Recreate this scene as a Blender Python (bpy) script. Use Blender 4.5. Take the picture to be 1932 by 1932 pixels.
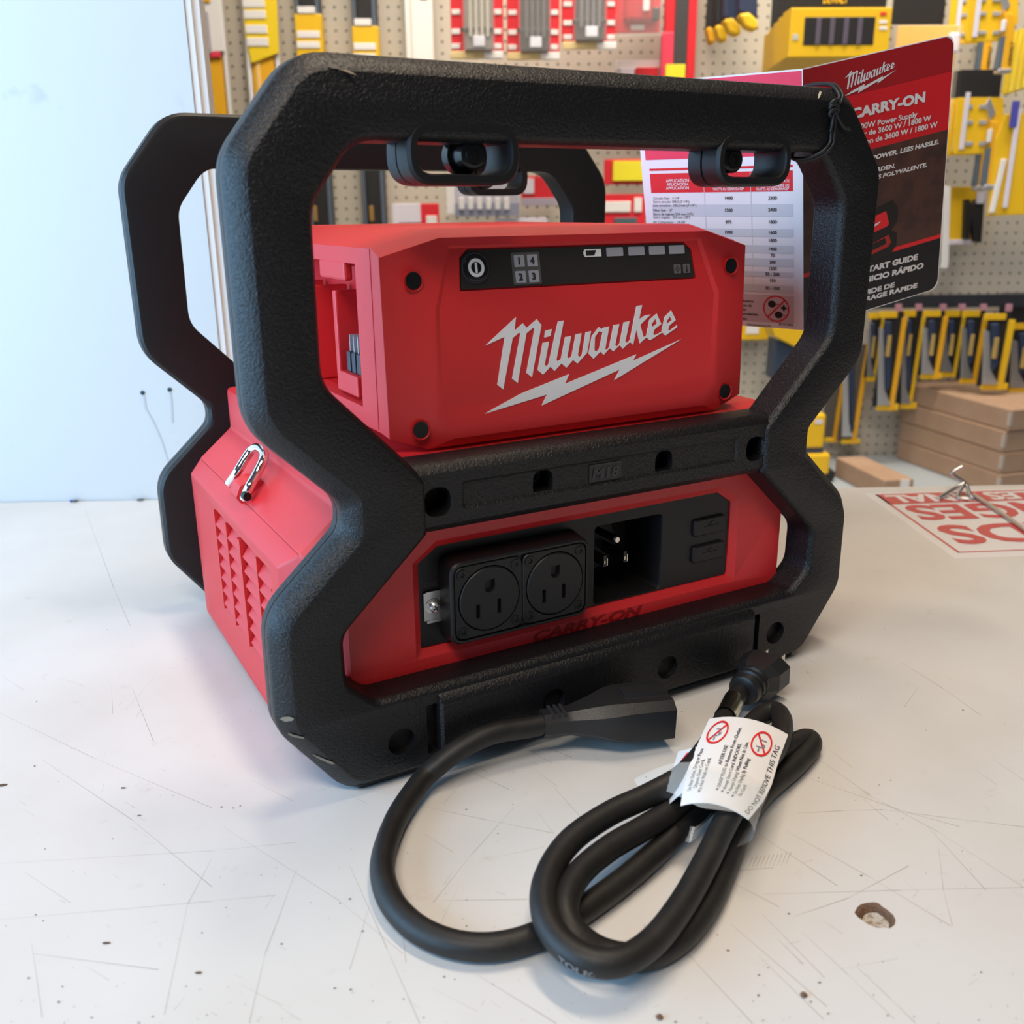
import bpy, bmesh, math, random
from math import sin, cos, pi, radians
from mathutils import Vector, Matrix
from mathutils.geometry import tessellate_polygon
random.seed(7)
for o in list(bpy.data.objects): bpy.data.objects.remove(o, do_unlink=True)
SC = bpy.context.scene; COL = SC.collection

# ------------------------------------------------------------------ camera
# camera solved from the photograph, in the frame of the power supply (its x = width, y = depth, z = up)
FPX = 1789.0; CO = Vector((-0.31576, -0.44153, 0.30765))
YAW, PITCH, ROLL = radians(29.1903), radians(17.7008), radians(-0.5767)
TH = radians(27.69)                       # the power supply stands turned by this angle in the room
cf = Vector((sin(YAW)*cos(PITCH), cos(YAW)*cos(PITCH), -sin(PITCH)))
_r = Vector((cos(YAW), -sin(YAW), 0)); _u = _r.cross(cf)
cr = _r*cos(ROLL) + _u*sin(ROLL); cu = -_r*sin(ROLL) + _u*cos(ROLL)
RT = Matrix.Rotation(TH, 3, 'Z')
def ray(px, py): return cf*FPX + cr*(px-966) + cu*(966-py)
def LY(px, py, Y): d = ray(px, py); return CO + d*((Y-CO.y)/d.y)          # machine frame, plane y
def LX(px, py, X): d = ray(px, py); return CO + d*((X-CO.x)/d.x)
def LPL(px, py, p, n): d = ray(px, py); return CO + d*((p-CO).dot(n)/d.dot(n))
ZS = 0.0045                               # the power supply's own origin lies this far above the counter
WO = RT @ CO + Vector((0, 0, ZS))
def WZ(px, py, z): d = RT @ ray(px, py); return WO + d*((z-WO.z)/d.z)      # room frame, height z
def WY(px, py, Y): d = RT @ ray(px, py); return WO + d*((Y-WO.y)/d.y)      # room frame, plane Y
cam = bpy.data.cameras.new('camera'); camo = bpy.data.objects.new('camera', cam); COL.objects.link(camo)
cam.sensor_fit = 'HORIZONTAL'; cam.sensor_width = 36.0; cam.lens = 36.0*FPX/1932.0
cam.clip_start = 0.01; cam.clip_end = 50
R4 = Matrix((RT@cr, RT@cu, -(RT@cf))).transposed().to_4x4(); R4.translation = WO
camo.matrix_world = R4
cam.dof.use_dof = True; cam.dof.focus_distance = 0.60; cam.dof.aperture_fstop = 10.5
SC.camera = camo

# ------------------------------------------------------------------ light
W = bpy.data.worlds.new('shop_ambient'); SC.world = W; W.use_nodes = True
bg = W.node_tree.nodes['Background']; bg.inputs[0].default_value = (0.90, 0.93, 1.0, 1); bg.inputs[1].default_value = 0.06
def area(name, loc, target, sx, sy, power, col):
    l = bpy.data.lights.new(name, 'AREA'); l.shape = 'RECTANGLE'; l.size = sx; l.size_y = sy
    l.energy = power; l.color = col
    o = bpy.data.objects.new(name, l); COL.objects.link(o); o.location = loc
    o.rotation_euler = (Vector(target)-Vector(loc)).to_track_quat('-Z', 'Y').to_euler(); return o
area('window_daylight', (-1.90, -0.70, 0.35), (0.0, 0.10, 0.12), 2.3, 1.9, 100, (0.37, 0.67, 1.0))  # daylight from the left; part below counter height added to light flanks and chamfers
area('ceiling_lamp_rear', (0.45, 1.35, 1.85), (0.45, 1.98, 0.15), 2.2, 0.35, 23, (1.0, 0.88, 0.72)).data.spread = radians(95)
area('ceiling_lamp_middle', (0.16, 0.24, 2.2), (0.14, 0.22, 0), 0.9, 0.14, 25, (1.0, 0.82, 0.62))
area('ceiling_lamp_front', (-0.45, -1.30, 2.0), (0.0, 0.10, 0.1), 1.3, 0.4, 32, (1.0, 0.86, 0.72))
SC.view_settings.view_transform = 'Standard'; SC.view_settings.look = 'None'
SC.view_settings.exposure = 0.0; SC.view_settings.gamma = 1.0; SC.view_settings.use_curve_mapping = False

# ------------------------------------------------------------------ materials
MATS = {}
def mat(name, col, rough=0.5, metal=0.0, bump=None, spec=0.5, trans=0.0, alpha=1.0, coat=0.0, var=None, ior=1.45):
    if name in MATS: return MATS[name]
    m = bpy.data.materials.new(name); m.use_nodes = True; nt = m.node_tree
    b = nt.nodes['Principled BSDF']; b.inputs['Base Color'].default_value = (*col, 1)
    b.inputs['Roughness'].default_value = rough; b.inputs['Metallic'].default_value = metal
    b.inputs['Specular IOR Level'].default_value = spec; b.inputs['Transmission Weight'].default_value = trans
    b.inputs['Alpha'].default_value = alpha; b.inputs['Coat Weight'].default_value = coat; b.inputs['IOR'].default_value = ior
    tc = nt.nodes.new('ShaderNodeTexCoord')
    if bump:
        sc, dist, strength = bump
        n = nt.nodes.new('ShaderNodeTexNoise'); n.inputs['Scale'].default_value = sc; n.inputs['Detail'].default_value = 2.5
        n.inputs['Distortion'].default_value = 0.8
        nt.links.new(tc.outputs['Object'], n.inputs['Vector'])
        bp = nt.nodes.new('ShaderNodeBump'); bp.inputs['Strength'].default_value = strength; bp.inputs['Distance'].default_value = dist
        nt.links.new(n.outputs['Fac'], bp.inputs['Height']); nt.links.new(bp.outputs['Normal'], b.inputs['Normal'])
    if var:                                                # colour variation: (scale, second colour, low, high)
        sc, c2, lo, hi = var
        n = nt.nodes.new('ShaderNodeTexNoise'); n.inputs['Scale'].default_value = sc; n.inputs['Detail'].default_value = 6
        nt.links.new(tc.outputs['Object'], n.inputs['Vector'])
        r = nt.nodes.new('ShaderNodeValToRGB'); r.color_ramp.elements[0].position = lo; r.color_ramp.elements[1].position = hi
        r.color_ramp.elements[0].color = (*col, 1); r.color_ramp.elements[1].color = (*c2, 1)
        nt.links.new(n.outputs['Fac'], r.inputs['Fac']); nt.links.new(r.outputs['Color'], b.inputs['Base Color'])
    MATS[name] = m; return m
K_TEX = mat('black_textured_plastic', (0.0055, 0.0055, 0.0065), 0.42, bump=(620, 0.0012, 0.5), spec=0.5)
K_SM = mat('black_satin_plastic', (0.0075, 0.0075, 0.0085), 0.45, bump=(1500, 0.0003, 0.25))
K_GL = mat('black_gloss_plastic', (0.010, 0.010, 0.011), 0.22)
K_DISP = mat('display_membrane', (0.018, 0.016, 0.014), 0.55, bump=(2500, 0.0002, 0.2))
K_STEEL = mat('black_oxide_steel', (0.02, 0.02, 0.022), 0.3, metal=0.6)
RED = mat('red_plastic', (0.60, 0.013, 0.017), 0.50, bump=(1800, 0.0002, 0.18), spec=0.9)
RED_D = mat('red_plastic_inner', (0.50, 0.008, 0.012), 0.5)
WHITE_INK = mat('white_raised_ink', (0.78, 0.78, 0.80), 0.5)
CHROME = mat('chrome', (0.82, 0.82, 0.84), 0.12, metal=1.0)
ZINC = mat('zinc_steel', (0.62, 0.62, 0.62), 0.32, metal=1.0)
BRASS = mat('tinned_blade', (0.75, 0.70, 0.62), 0.3, metal=1.0)
RUB = mat('black_rubber_jacket', (0.012, 0.0115, 0.011), 0.52, bump=(260, 0.0006, 0.2), var=(90, (0.020, 0.018, 0.017), .45, .8))
RUB_GL = mat('black_moulded_plug', (0.016, 0.016, 0.017), 0.36, bump=(900, 0.0003, 0.2))
PAPER = mat('white_paper', (0.82, 0.82, 0.83), 0.6)
INK_K = mat('black_ink', (0.02, 0.02, 0.025), 0.6)
INK_GY = mat('grey_blue_ink', (0.22, 0.23, 0.30), 0.6)
INK_R = mat('red_ink', (0.72, 0.02, 0.025), 0.5)
INK_DR = mat('dark_red_ink', (0.36, 0.012, 0.016), 0.35)
INK_LG = mat('pale_grey_ink', (0.62, 0.62, 0.66), 0.6)
YEL = mat('yellow_plastic', (0.80, 0.50, 0.02), 0.42)
ORG = mat('orange_yellow_plastic', (0.80, 0.42, 0.02), 0.45)
YELT = mat('bright_yellow_tag', (0.80, 0.72, 0.03), 0.6)
CARD_W = mat('white_card', (0.78, 0.78, 0.80), 0.5)
CARD_R = mat('red_card', (0.68, 0.02, 0.035), 0.5)
CARD_K = mat('black_card', (0.018, 0.018, 0.02), 0.5)
GREY = mat('grey_steel', (0.30, 0.31, 0.33), 0.4, metal=0.5)
SILV = mat('silver_steel', (0.60, 0.62, 0.66), 0.35, metal=0.7)
NAVY = mat('dark_blue_grip', (0.025, 0.04, 0.09), 0.5)
BOXM = mat('brown_cardboard', (0.40, 0.27, 0.19), 0.8, var=(14, (0.34, 0.22, 0.15), .4, .8))
TAPE_B = mat('packing_tape', (0.46, 0.40, 0.36), 0.3)
CLEAR = mat('clear_blister', (0.95, 0.96, 1.0), 0.12, alpha=0.07, spec=0.6)
FILM = mat('clear_tape_film', (0.90, 0.93, 0.90), 0.08, alpha=0.26, spec=0.8)
GREEN = mat('green_vial', (0.18, 0.75, 0.22), 0.2)
HOLO = mat('holographic_foil', (0.92, 0.90, 0.66), 0.14, metal=1.0)
LED = mat('unlit_indicator_lens', (0.34, 0.34, 0.38), 0.35)
MAG = mat('magenta_card', (0.80, 0.045, 0.10), 0.5)
STR = mat('black_elastic_string', (0.012, 0.013, 0.016), 0.45)

# ------------------------------------------------------------------ mesh builder
class M:
    def __init__(s): s.v = []; s.f = []; s.mi = []; s.m = 0
    def add(s, vs, fs):
        b = len(s.v); s.v += [Vector(p) for p in vs]
        for f in fs: s.f.append([i+b for i in f]); s.mi.append(s.m)
    def box(s, x0, x1, y0, y1, z0, z1):
        s.add([(x, y, z) for z in (z0, z1) for y in (y0, y1) for x in (x0, x1)],
              [(0,2,3,1), (4,5,7,6), (0,1,5,4), (2,6,7,3), (0,4,6,2), (1,3,7,5)])
    def obox(s, o, a, b, c):                                 # corner and three edge vectors
        o, a, b, c = map(Vector, (o, a, b, c))
        s.add([o, o+a, o+b, o+a+b, o+c, o+a+c, o+b+c, o+a+b+c], [(0,2,3,1), (4,5,7,6), (0,1,5,4), (2,6,7,3), (0,4,6,2), (1,3,7,5)])
    def loft(s, loops, cap0=False, cap1=False, closed=True):
        n = len(loops[0]); vs = [p for l in loops for p in l]; fs = []
        for k in range(len(loops)-1):
            for i in range(n if closed else n-1):
                j = (i+1) % n; fs.append((k*n+i, k*n+j, (k+1)*n+j, (k+1)*n+i))
        if cap0: fs.append(tuple(range(n-1, -1, -1)))
        if cap1: fs.append(tuple(range((len(loops)-1)*n, len(loops)*n)))
        s.add(vs, fs)
    def face(s, outer, holes=()):                            # planar face with holes
        ls = [[Vector(p) for p in outer]] + [[Vector(p) for p in h] for h in holes]
        s.add([p for l in ls for p in l], [t for t in tessellate_polygon(ls)])
    def cyl(s, p0, p1, r0, r1=None, n=20, cap0=True, cap1=True):
        p0, p1 = Vector(p0), Vector(p1); r1 = r0 if r1 is None else r1
        a = (p1-p0).normalized(); t = a.orthogonal().normalized(); b = a.cross(t)
        mk = lambda p, r: [p + t*(r*cos(2*pi*i/n)) + b*(r*sin(2*pi*i/n)) for i in range(n)]
        s.loft([mk(p0, r0), mk(p1, r1)], cap0, cap1)
    def lathe(s, p0, axis, prof, n=24, cap=True):            # profile of (distance along the axis, radius)
        a = Vector(axis).normalized(); t = a.orthogonal().normalized(); b = a.cross(t); p0 = Vector(p0)
        s.loft([[p0+a*d + t*(r*cos(2*pi*i/n)) + b*(r*sin(2*pi*i/n)) for i in range(n)] for d, r in prof], cap, cap)
    def tube(s, pts, r, n=12, cap=True, sub=6, rx=None):
        P = catmull(pts, sub) if sub else [Vector(p) for p in pts]
        T = [(P[min(i+1, len(P)-1)]-P[max(i-1, 0)]).normalized() for i in range(len(P))]
        u = T[0].orthogonal().normalized(); loops = []
        for i, p in enumerate(P):
            u = (u - T[i]*u.dot(T[i])).normalized(); w = T[i].cross(u)
            loops.append([p + u*(r*cos(2*pi*k/n)) + w*(r*sin(2*pi*k/n)) for k in range(n)])
        s.loft(loops, cap, cap)
    def text(s, body, o, e1, e2, size, bold=0.0, shear=0.0, align='LEFT', lift=0.0002, width=None, ext=0.0):
        vs, fs = glyphs(body, bold, shear, align)
        if not vs: return
        o, e1, e2 = Vector(o), Vector(e1).normalized(), Vector(e2).normalized(); n = e1.cross(e2).normalized()
        sx = size
        if width:
            w = max(v[0] for v in vs)-min(v[0] for v in vs); sx = width/w
        top = [o + e1*(v[0]*sx) + e2*(v[1]*size) + n*(lift+ext) for v in vs]
        s.add(top, fs)
    def build(s, name, mats, parent=None, smooth=None, bevel=None, kind=None):
        me = bpy.data.meshes.new(name); me.from_pydata(s.v, [], s.f)
        mats = mats if isinstance(mats, (list, tuple)) else [mats]
        for m in mats: me.materials.append(m)
        me.polygons.foreach_set('material_index', s.mi)
        bm = bmesh.new(); bm.from_mesh(me); bmesh.ops.remove_doubles(bm, verts=bm.verts, dist=1e-6)
        if bevel:
            es = [e for e in bm.edges if len(e.link_faces) == 2 and e.calc_face_angle(0) > 0.5]
            bmesh.ops.bevel(bm, geom=es, offset=bevel, segments=2, profile=0.5, affect='EDGES')
        bmesh.ops.recalc_face_normals(bm, faces=bm.faces); bm.to_mesh(me); bm.free()
        if smooth is not None:
            me.polygons.foreach_set('use_smooth', [True]*len(me.polygons)); me.set_sharp_from_angle(angle=radians(smooth))
        o = bpy.data.objects.new(name, me); COL.objects.link(o)
        if parent: o.parent = parent
        if kind: o['kind'] = kind
        return o
_GL = {}
def glyphs(body, bold, shear, align):
    key = (body, bold, shear, align)
    if key not in _GL:
        c = bpy.data.curves.new('t', 'FONT'); c.body = body; c.size = 1.0; c.offset = bold; c.shear = shear; c.align_x = align
        c.resolution_u = 3; c.fill_mode = 'FRONT'
        o = bpy.data.objects.new('t', c); COL.objects.link(o)
        me = bpy.data.meshes.new_from_object(o.evaluated_get(bpy.context.evaluated_depsgraph_get()))
        vs, fs = [tuple(v.co) for v in me.vertices], [tuple(p.vertices) for p in me.polygons]
        if bold and vs:                                      # drop the odd spike that the outline offset can leave
            bv = glyphs(body, 0.0, shear, align)[0]; g = .12
            a0, a1, b0_, b1_ = min(v[0] for v in bv)-g, max(v[0] for v in bv)+g, min(v[1] for v in bv)-g, max(v[1] for v in bv)+g
            ok = [a0 < v[0] < a1 and b0_ < v[1] < b1_ for v in vs]; fs = [f for f in fs if all(ok[i] for i in f)]
            vs = [v if k else bv[0] for v, k in zip(vs, ok)]
        _GL[key] = (vs, fs)
        bpy.data.objects.remove(o); bpy.data.curves.remove(c); bpy.data.meshes.remove(me)
    return _GL[key]
def catmull(pts, sub):
    P = [Vector(p) for p in pts]; out = []
    for i in range(len(P)-1):
        a, b, c, d = P[max(i-1, 0)], P[i], P[i+1], P[min(i+2, len(P)-1)]
        for k in range(sub):
            t = k/sub
            out.append(0.5*((2*b)+(c-a)*t+(2*a-5*b+4*c-d)*t*t+(3*b-a-3*c+d)*t**3))
    return out+[P[-1]]
def thing(name, label, cat, loc=(0,0,0), rz=0, group=None):
    o = bpy.data.objects.new(name, None); COL.objects.link(o); o.location = loc; o.rotation_euler = (0, 0, rz)
    o.empty_display_size = 0.02; tag(o, label, cat, group); return o
def tag(o, label, cat=None, group=None, kind=None):
    if label: o['label'] = label
    if cat: o['category'] = cat
    if group: o['group'] = group
    if kind: o['kind'] = kind
    return o
# 2-D helpers (lists of (u, v)); polygons run counter-clockwise
def mirror(half): return [(x, z) for x, z in half] + [(-x, z) for x, z in reversed(half)]
def ccw(p): return p if sum(p[i][0]*p[(i+1)%len(p)][1]-p[(i+1)%len(p)][0]*p[i][1] for i in range(len(p))) > 0 else p[::-1]
def offset(p, d):
    n = len(p); out = []
    for i in range(n):
        a, b, c = Vector(p[i-1]), Vector(p[i]), Vector(p[(i+1)%n])
        e1, e2 = (b-a).normalized(), (c-b).normalized()
        n1, n2 = Vector((e1.y, -e1.x)), Vector((e2.y, -e2.x)); m = (n1+n2).normalized()
        out.append(tuple(b + m*(d/max(0.35, m.dot(n1)))))
    return out
def fillet(p, r, n=5):
    out = []; N = len(p); rr = r if isinstance(r, (list, tuple)) else [r]*N
    for i in range(N):
        a, b, c = Vector(p[i-1]), Vector(p[i]), Vector(p[(i+1)%N]); e1, e2 = (a-b), (c-b)
        l = min(e1.length, e2.length)*0.46; e1.normalize(); e2.normalize()
        ang = math.acos(max(-1, min(1, e1.dot(e2)))); t = min(l, rr[i]/max(0.05, math.tan(ang/2)))
        A, B = b+e1*t, b+e2*t
        for k in range(n+1):
            s = k/n; q = A*(1-s)**2 + b*(2*s*(1-s)) + B*s*s; out.append((q.x, q.y))
    return out
def rrect(x0, x1, z0, z1, r, n=4): return fillet([(x0,z0),(x1,z0),(x1,z1),(x0,z1)], r, n)
def circ(x, z, r, n=20): return [(x+r*cos(2*pi*i/n), z+r*sin(2*pi*i/n)) for i in range(n)]
def at_y(l, y): return [(x, y, z) for x, z in l]
def at_x(l, x): return [(x, y, z) for y, z in l]

# ------------------------------------------------------------------ the counter and the room
YE = 0.505*cos(0)                                            # back edge of the counter
YE = (WZ(290, 945, 0).y + WZ(1700, 917, 0).y)/2
YP = 1.99                                                    # pegboard
# counter top with a gouge
gpx = [(1612,1722),(1617,1712),(1624,1706),(1636,1703),(1650,1702),(1658,1704),(1664,1710),(1675,1717),(1685,1726),(1690,1736),(1688,1745),(1680,1751),(1668,1750),(1654,1750),(1640,1745),(1628,1737),(1618,1730)]
gl = [WZ(x, y, 0) for x, y in gpx]; gc = sum(gl, Vector())/len(gl)
counter = thing('counter', 'white scratched laminate counter the red power supply stands on', 'counter', (0, 0, -0.90))
X0, X1, Y0c = -1.35, 1.45, -0.80
def sub(o, d): o.location = -Vector(d); return o
cm = bpy.data.materials.new('white_laminate'); cm.use_nodes = True; nt = cm.node_tree; b = nt.nodes['Principled BSDF']
tc = nt.nodes.new('ShaderNodeTexCoord'); n1 = nt.nodes.new('ShaderNodeTexNoise'); n1.inputs['Scale'].default_value = 7; n1.inputs['Detail'].default_value = 8
n2 = nt.nodes.new('ShaderNodeTexNoise'); n2.inputs['Scale'].default_value = 42; n2.inputs['Detail'].default_value = 6; n2.inputs['Roughness'].default_value = .7
r1 = nt.nodes.new('ShaderNodeValToRGB'); r1.color_ramp.elements[0].position = .40; r1.color_ramp.elements[1].position = .75
r1.color_ramp.elements[0].color = (0.66, 0.655, 0.65, 1); r1.color_ramp.elements[1].color = (0.59, 0.575, 0.55, 1)
r2 = nt.nodes.new('ShaderNodeValToRGB'); r2.color_ramp.elements[0].position = .62; r2.color_ramp.elements[1].position = .86
r2.color_ramp.elements[0].color = (1, 1, 1, 1); r2.color_ramp.elements[1].color = (0.80, 0.74, 0.68, 1)
mx = nt.nodes.new('ShaderNodeMixRGB'); mx.blend_type = 'MULTIPLY'; mx.inputs[0].default_value = 1
for n_ in (n1, n2): nt.links.new(tc.outputs['Object'], n_.inputs['Vector'])
nt.links.new(n1.outputs['Fac'], r1.inputs['Fac']); nt.links.new(n2.outputs['Fac'], r2.inputs['Fac'])
nt.links.new(r1.outputs['Color'], mx.inputs[1]); nt.links.new(r2.outputs['Color'], mx.inputs[2]); nt.links.new(mx.outputs['Color'], b.inputs['Base Color'])
b.inputs['Roughness'].default_value = 0.42
m = M(); rect = [(X0, Y0c, 0), (X1, Y0c, 0), (X1, YE, 0), (X0, YE, 0)]
m.face(rect, [gl]); low = [(x, y, -0.035) for x, y, z in rect]; m.loft([rect, low], False, True)
sub(m.build('counter_top', cm, counter), (0, 0, -0.90))
m = M(); m.box(X0+.03, X1-.03, Y0c+.03, YE-.02, -0.90, -0.0352); sub(m.build('base', mat('grey_base_panel', (.42, .42, .44), .6), counter), (0, 0, -.9))
BR = mat('bare_brown_fibreboard', (0.16, 0.09, 0.055), 0.9, bump=(400, .002, .6))
m = M(); mid = [gc + (p-gc)*0.84 + Vector((random.uniform(-.0006,.0006), random.uniform(-.0006,.0006), -.0010)) for p in gl]
inn = [gc + (p-gc)*0.66 + Vector((.0006, 0, -.0034)) for p in gl]
m.loft([gl, mid, inn]); o = m.build('gouge_rim', BR, counter); o.location = (0, 0, .90)
m = M(); m.face(inn); o = m.build('gouge_floor', mat('pale_filler', (.60, .56, .50), .9, bump=(900, .002, .8), var=(500, (.34, .26, .19), .5, .62)), counter); o.location = (0, 0, .90)
# scratches
def scratch(m, pts, w):
    P = [WZ(x, y, 0)+Vector((0, 0, .00025)) for x, y in pts]
    for a, b_ in zip(P, P[1:]):
        t = (b_-a).normalized(); nrm = Vector((-t.y, t.x, 0))*w
        m.add([a-nrm*.3, b_-nrm, b_+nrm, a+nrm*.3], [(0, 1, 2, 3)])
LONG = [((0,1630),(400,1606),(560,1590)),((0,1736),(400,1701),(520,1690)),((80,1434),(250,1548),(400,1674)),((0,1346),(180,1432),(400,1525)),((355,1701),(310,1915)),((400,1620),(355,1705)),
 ((797,1522),(920,1548),(1041,1572)),((970,1524),(890,1612),(817,1704)),((834,1700),(995,1697)),((660,1634),(730,1790),(792,1932)),((757,1730),(766,1818)),((1351,1646),(1459,1638)),((1352,1650),(1470,1712)),
 ((1432,1575),(1580,1672)),((1484,1569),(1640,1655),(1794,1748)),((1613,1486),(1770,1570),(1931,1675)),((1497,1730),(1600,1695),(1714,1634)),((1771,1600),(1780,1680),(1797,1748)),((1437,1724),(1556,1846)),((1466,1771),(1515,1820)),
 ((1512,1758),(1600,1840),(1688,1924)),((1616,1825),(1680,1885),(1727,1931)),((1872,1432),(1932,1473)),((1432,1805),(1554,1924)),((1504,1535),(1590,1530),(1665,1528),(1800,1545),(1932,1561)),((1440,1688),(1700,1680),(1932,1675)),
 ((1700,1250),(1780,1300),(1850,1350)),((1628,1508),(1676,1548)),((1530,1470),(1700,1530),(1810,1560)),((880,1452),(960,1490)),((980,1390),(1080,1430)),((1040,1480),(1120,1570)),((250,1300),(290,1400)),((160,960),(215,1110),(245,1180)),
 ((700,1700),(660,1830)),((560,1640),(500,1800),(470,1932)),((420,1560),(640,1700),(760,1800)),((1380,1745),(1560,1900)),((1260,1760),(1420,1932)),((900,1840),(1050,1932)),((60,1800),(300,1830)),((60,1780),(80,1920)),((1540,1430),(1640,1500)),((1750,1560),(1860,1680))]
m = M()
for p in LONG: scratch(m, p, random.uniform(.00009, .00018))
for k in range(120):
    x, y = random.uniform(0, 1932), random.uniform(1180, 1932); a = random.choice([.55, .6, .5, -.3, 2.2, random.uniform(0, 3.1)])+random.uniform(-.12, .12)
    l = random.choice([14, 22, 40, 90])*random.uniform(.5, 1.3)
    scratch(m, [(x, y), (x+l*cos(a), y+l*sin(a))], random.uniform(.00005, .00010))
for k in range(10): scratch(m, [(1410+k*8, 1640-k*.8), (1420+k*8, 1618-k)], .00013)
SCR = mat('scratch_dirt', (0.40, 0.33, 0.28), .8, alpha=.6)
o = m.build('scratches', SCR, counter, kind='stuff'); o.location = (0, 0, .9)
m = M()
for k in range(300):
    x, y = random.uniform(0, 1932), 1932-750*random.random()**1.3
    c = WZ(x, y, 0); r = random.choice([.0002, .00025, .0003, .0005])*random.uniform(.7, 1.3); a0 = random.uniform(0, 6)
    m.add([c+Vector((r*random.uniform(.6, 1.5)*cos(a0+i*1.2566), r*random.uniform(.5, 1.1)*sin(a0+i*1.2566), .0003)) for i in range(5)], [(0,1,2,3,4)])
for (x, y, rr) in [(4,1482,.004),(232,1487,.002),(200,1780,.002),(263,1539,.0012),(375,1836,.002)]:
    c = WZ(x, y, 0); m.add([c+Vector((rr*cos(i*.9)*random.uniform(.5,1.2), rr*.35*sin(i*.9), .0003)) for i in range(7)], [tuple(range(7))])
o = m.build('specks', mat('speck_dirt', (.10, .07, .05), .9), counter, kind='stuff'); o.location = (0, 0, .9)
# crumbs
for (x, y, l) in [(1516,1879,'small brown crumb on the bare counter near the bottom edge right of the cord coil'),(1244,1921,'tiny brown crumb at the bottom edge of the counter below the cord coil')]:
    c = WZ(x, y, 0); m = M(); m.lathe(c+Vector((0,0,.0001)), (.1,.05,1), [(0,.0012),(.0006,.0016),(.0012,.0011),(.0016,.0004)], 7)
    tag(m.build('crumb', BR), l, 'crumb')
# floor, rear deck, walls
m = M(); m.box(-4, 4, -3, 2.2, -0.95, -0.90); tag(m.build('floor', mat('grey_floor', (.30, .29, .28), .6)), None, kind='structure')
ZD = WY(1650, 858, YP-.004).z
deck = M(); deck.box(-1.4, 2.6, 1.28, YP-.002, ZD-.03, ZD); tag(deck.build('rear_shelf', mat('white_steel_shelf', (.36, .42, .48), .4), bevel=.004), 'white steel shelf at the foot of the pegboard under the cartons', 'shelf')
pm = bpy.data.materials.new('pegboard'); pm.use_nodes = True; nt = pm.node_tree; b = nt.nodes['Principled BSDF']
tc = nt.nodes.new('ShaderNodeTexCoord'); sep = nt.nodes.new('ShaderNodeSeparateXYZ'); nt.links.new(tc.outputs['Object'], sep.inputs[0])
def mth(op, a, b_=None, **k):
    n = nt.nodes.new('ShaderNodeMath'); n.operation = op
    for i, q in enumerate((a, b_)):
        if q is None: continue
        if isinstance(q, (int, float)): n.inputs[i].default_value = q
        else: nt.links.new(q, n.inputs[i])
    return n.outputs[0]
def cell(s): return mth('SUBTRACT', mth('FRACT', mth('ADD', mth('DIVIDE', s, .0254), 100.0)), .5)
dx, dz = cell(sep.outputs['X']), cell(sep.outputs['Z'])
dd = mth('SQRT', mth('ADD', mth('MULTIPLY', dx, dx), mth('MULTIPLY', dz, dz)))
hole = mth('LESS_THAN', dd, 0.125)
mx = nt.nodes.new('ShaderNodeMixRGB'); mx.inputs[1].default_value = (.50, .47, .41, 1); mx.inputs[2].default_value = (.085, .08, .07, 1)
nt.links.new(hole, mx.inputs[0]); nt.links.new(mx.outputs[0], b.inputs['Base Color']); b.inputs['Roughness'].default_value = .45
m = M(); m.box(-2.2, 3.0, YP, YP+.02, -.90, 1.9); tag(m.build('wall_back', pm), None, kind='structure')
# white panel behind the counter, left
pw = bpy.data.materials.new('white_panel_paint'); pw.use_nodes = True; nt = pw.node_tree; b = nt.nodes['Principled BSDF']
tc = nt.nodes.new('ShaderNodeTexCoord'); n1 = nt.nodes.new('ShaderNodeTexNoise'); n1.inputs['Scale'].default_value = 22; n1.inputs['Detail'].default_value = 3
r1 = nt.nodes.new('ShaderNodeValToRGB'); r1.color_ramp.elements[0].position = .66; r1.color_ramp.elements[1].position = .80
r1.color_ramp.elements[0].color = (.62, .65, .66, 1); r1.color_ramp.elements[1].color = (.48, .52, .52, 1)
nt.links.new(tc.outputs['Object'], n1.inputs['Vector']); nt.links.new(n1.outputs['Fac'], r1.inputs['Fac']); nt.links.new(r1.outputs['Color'], b.inputs['Base Color']); b.inputs['Roughness'].default_value = .5
XE = WY(352, 60, YE+.002).x
wl = M(); wl.box(-2.4, XE, YE+.002, YE+.03, -.90, 1.6); wl = tag(wl.build('wall_left', pw), None, kind='structure')
m = M(); m.box(XE+.0005, XE+.0065, YE+.004, YE+.028, -.90, 1.6); m.box(XE+.0065, XE+.0135, YE+.008, YE+.028, -.90, 1.6); tag(m.build('trim_1', mat('white_edge_trim', (.80, .80, .80), .4)), None, kind='structure')
dm = M()
for pts in ([(268,738),(272,752),(274,770),(291,800),(306,835),(317,872)], [(320,733),(323,760),(325,798)]):
    P = [WY(x, y, YE+.0015) for x, y in pts]
    for i, (a, b_) in enumerate(zip(P, P[1:])):
        w = .0011*(1-.10*i); dm.add([a+Vector((-w,0,0)), a+Vector((w,0,0)), b_+Vector((w,0,0)), b_+Vector((-w,0,0))], [(0,1,2,3)])
o = dm.build('drip_stain', mat('pale_blue_grey_stain', (.52, .56, .62), .5), wl)
for (x, y) in ((269,741),(320,735)):
    c = WY(x, y, YE+.002); m = M(); m.lathe(c, (0,-1,0), [(-.004,.0026),(.0009,.0024),(.0012,.0014)], 10)
    m.build('screw_head', mat('dark_screw', (.03, .06, .07), .4, metal=.4), wl)
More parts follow.
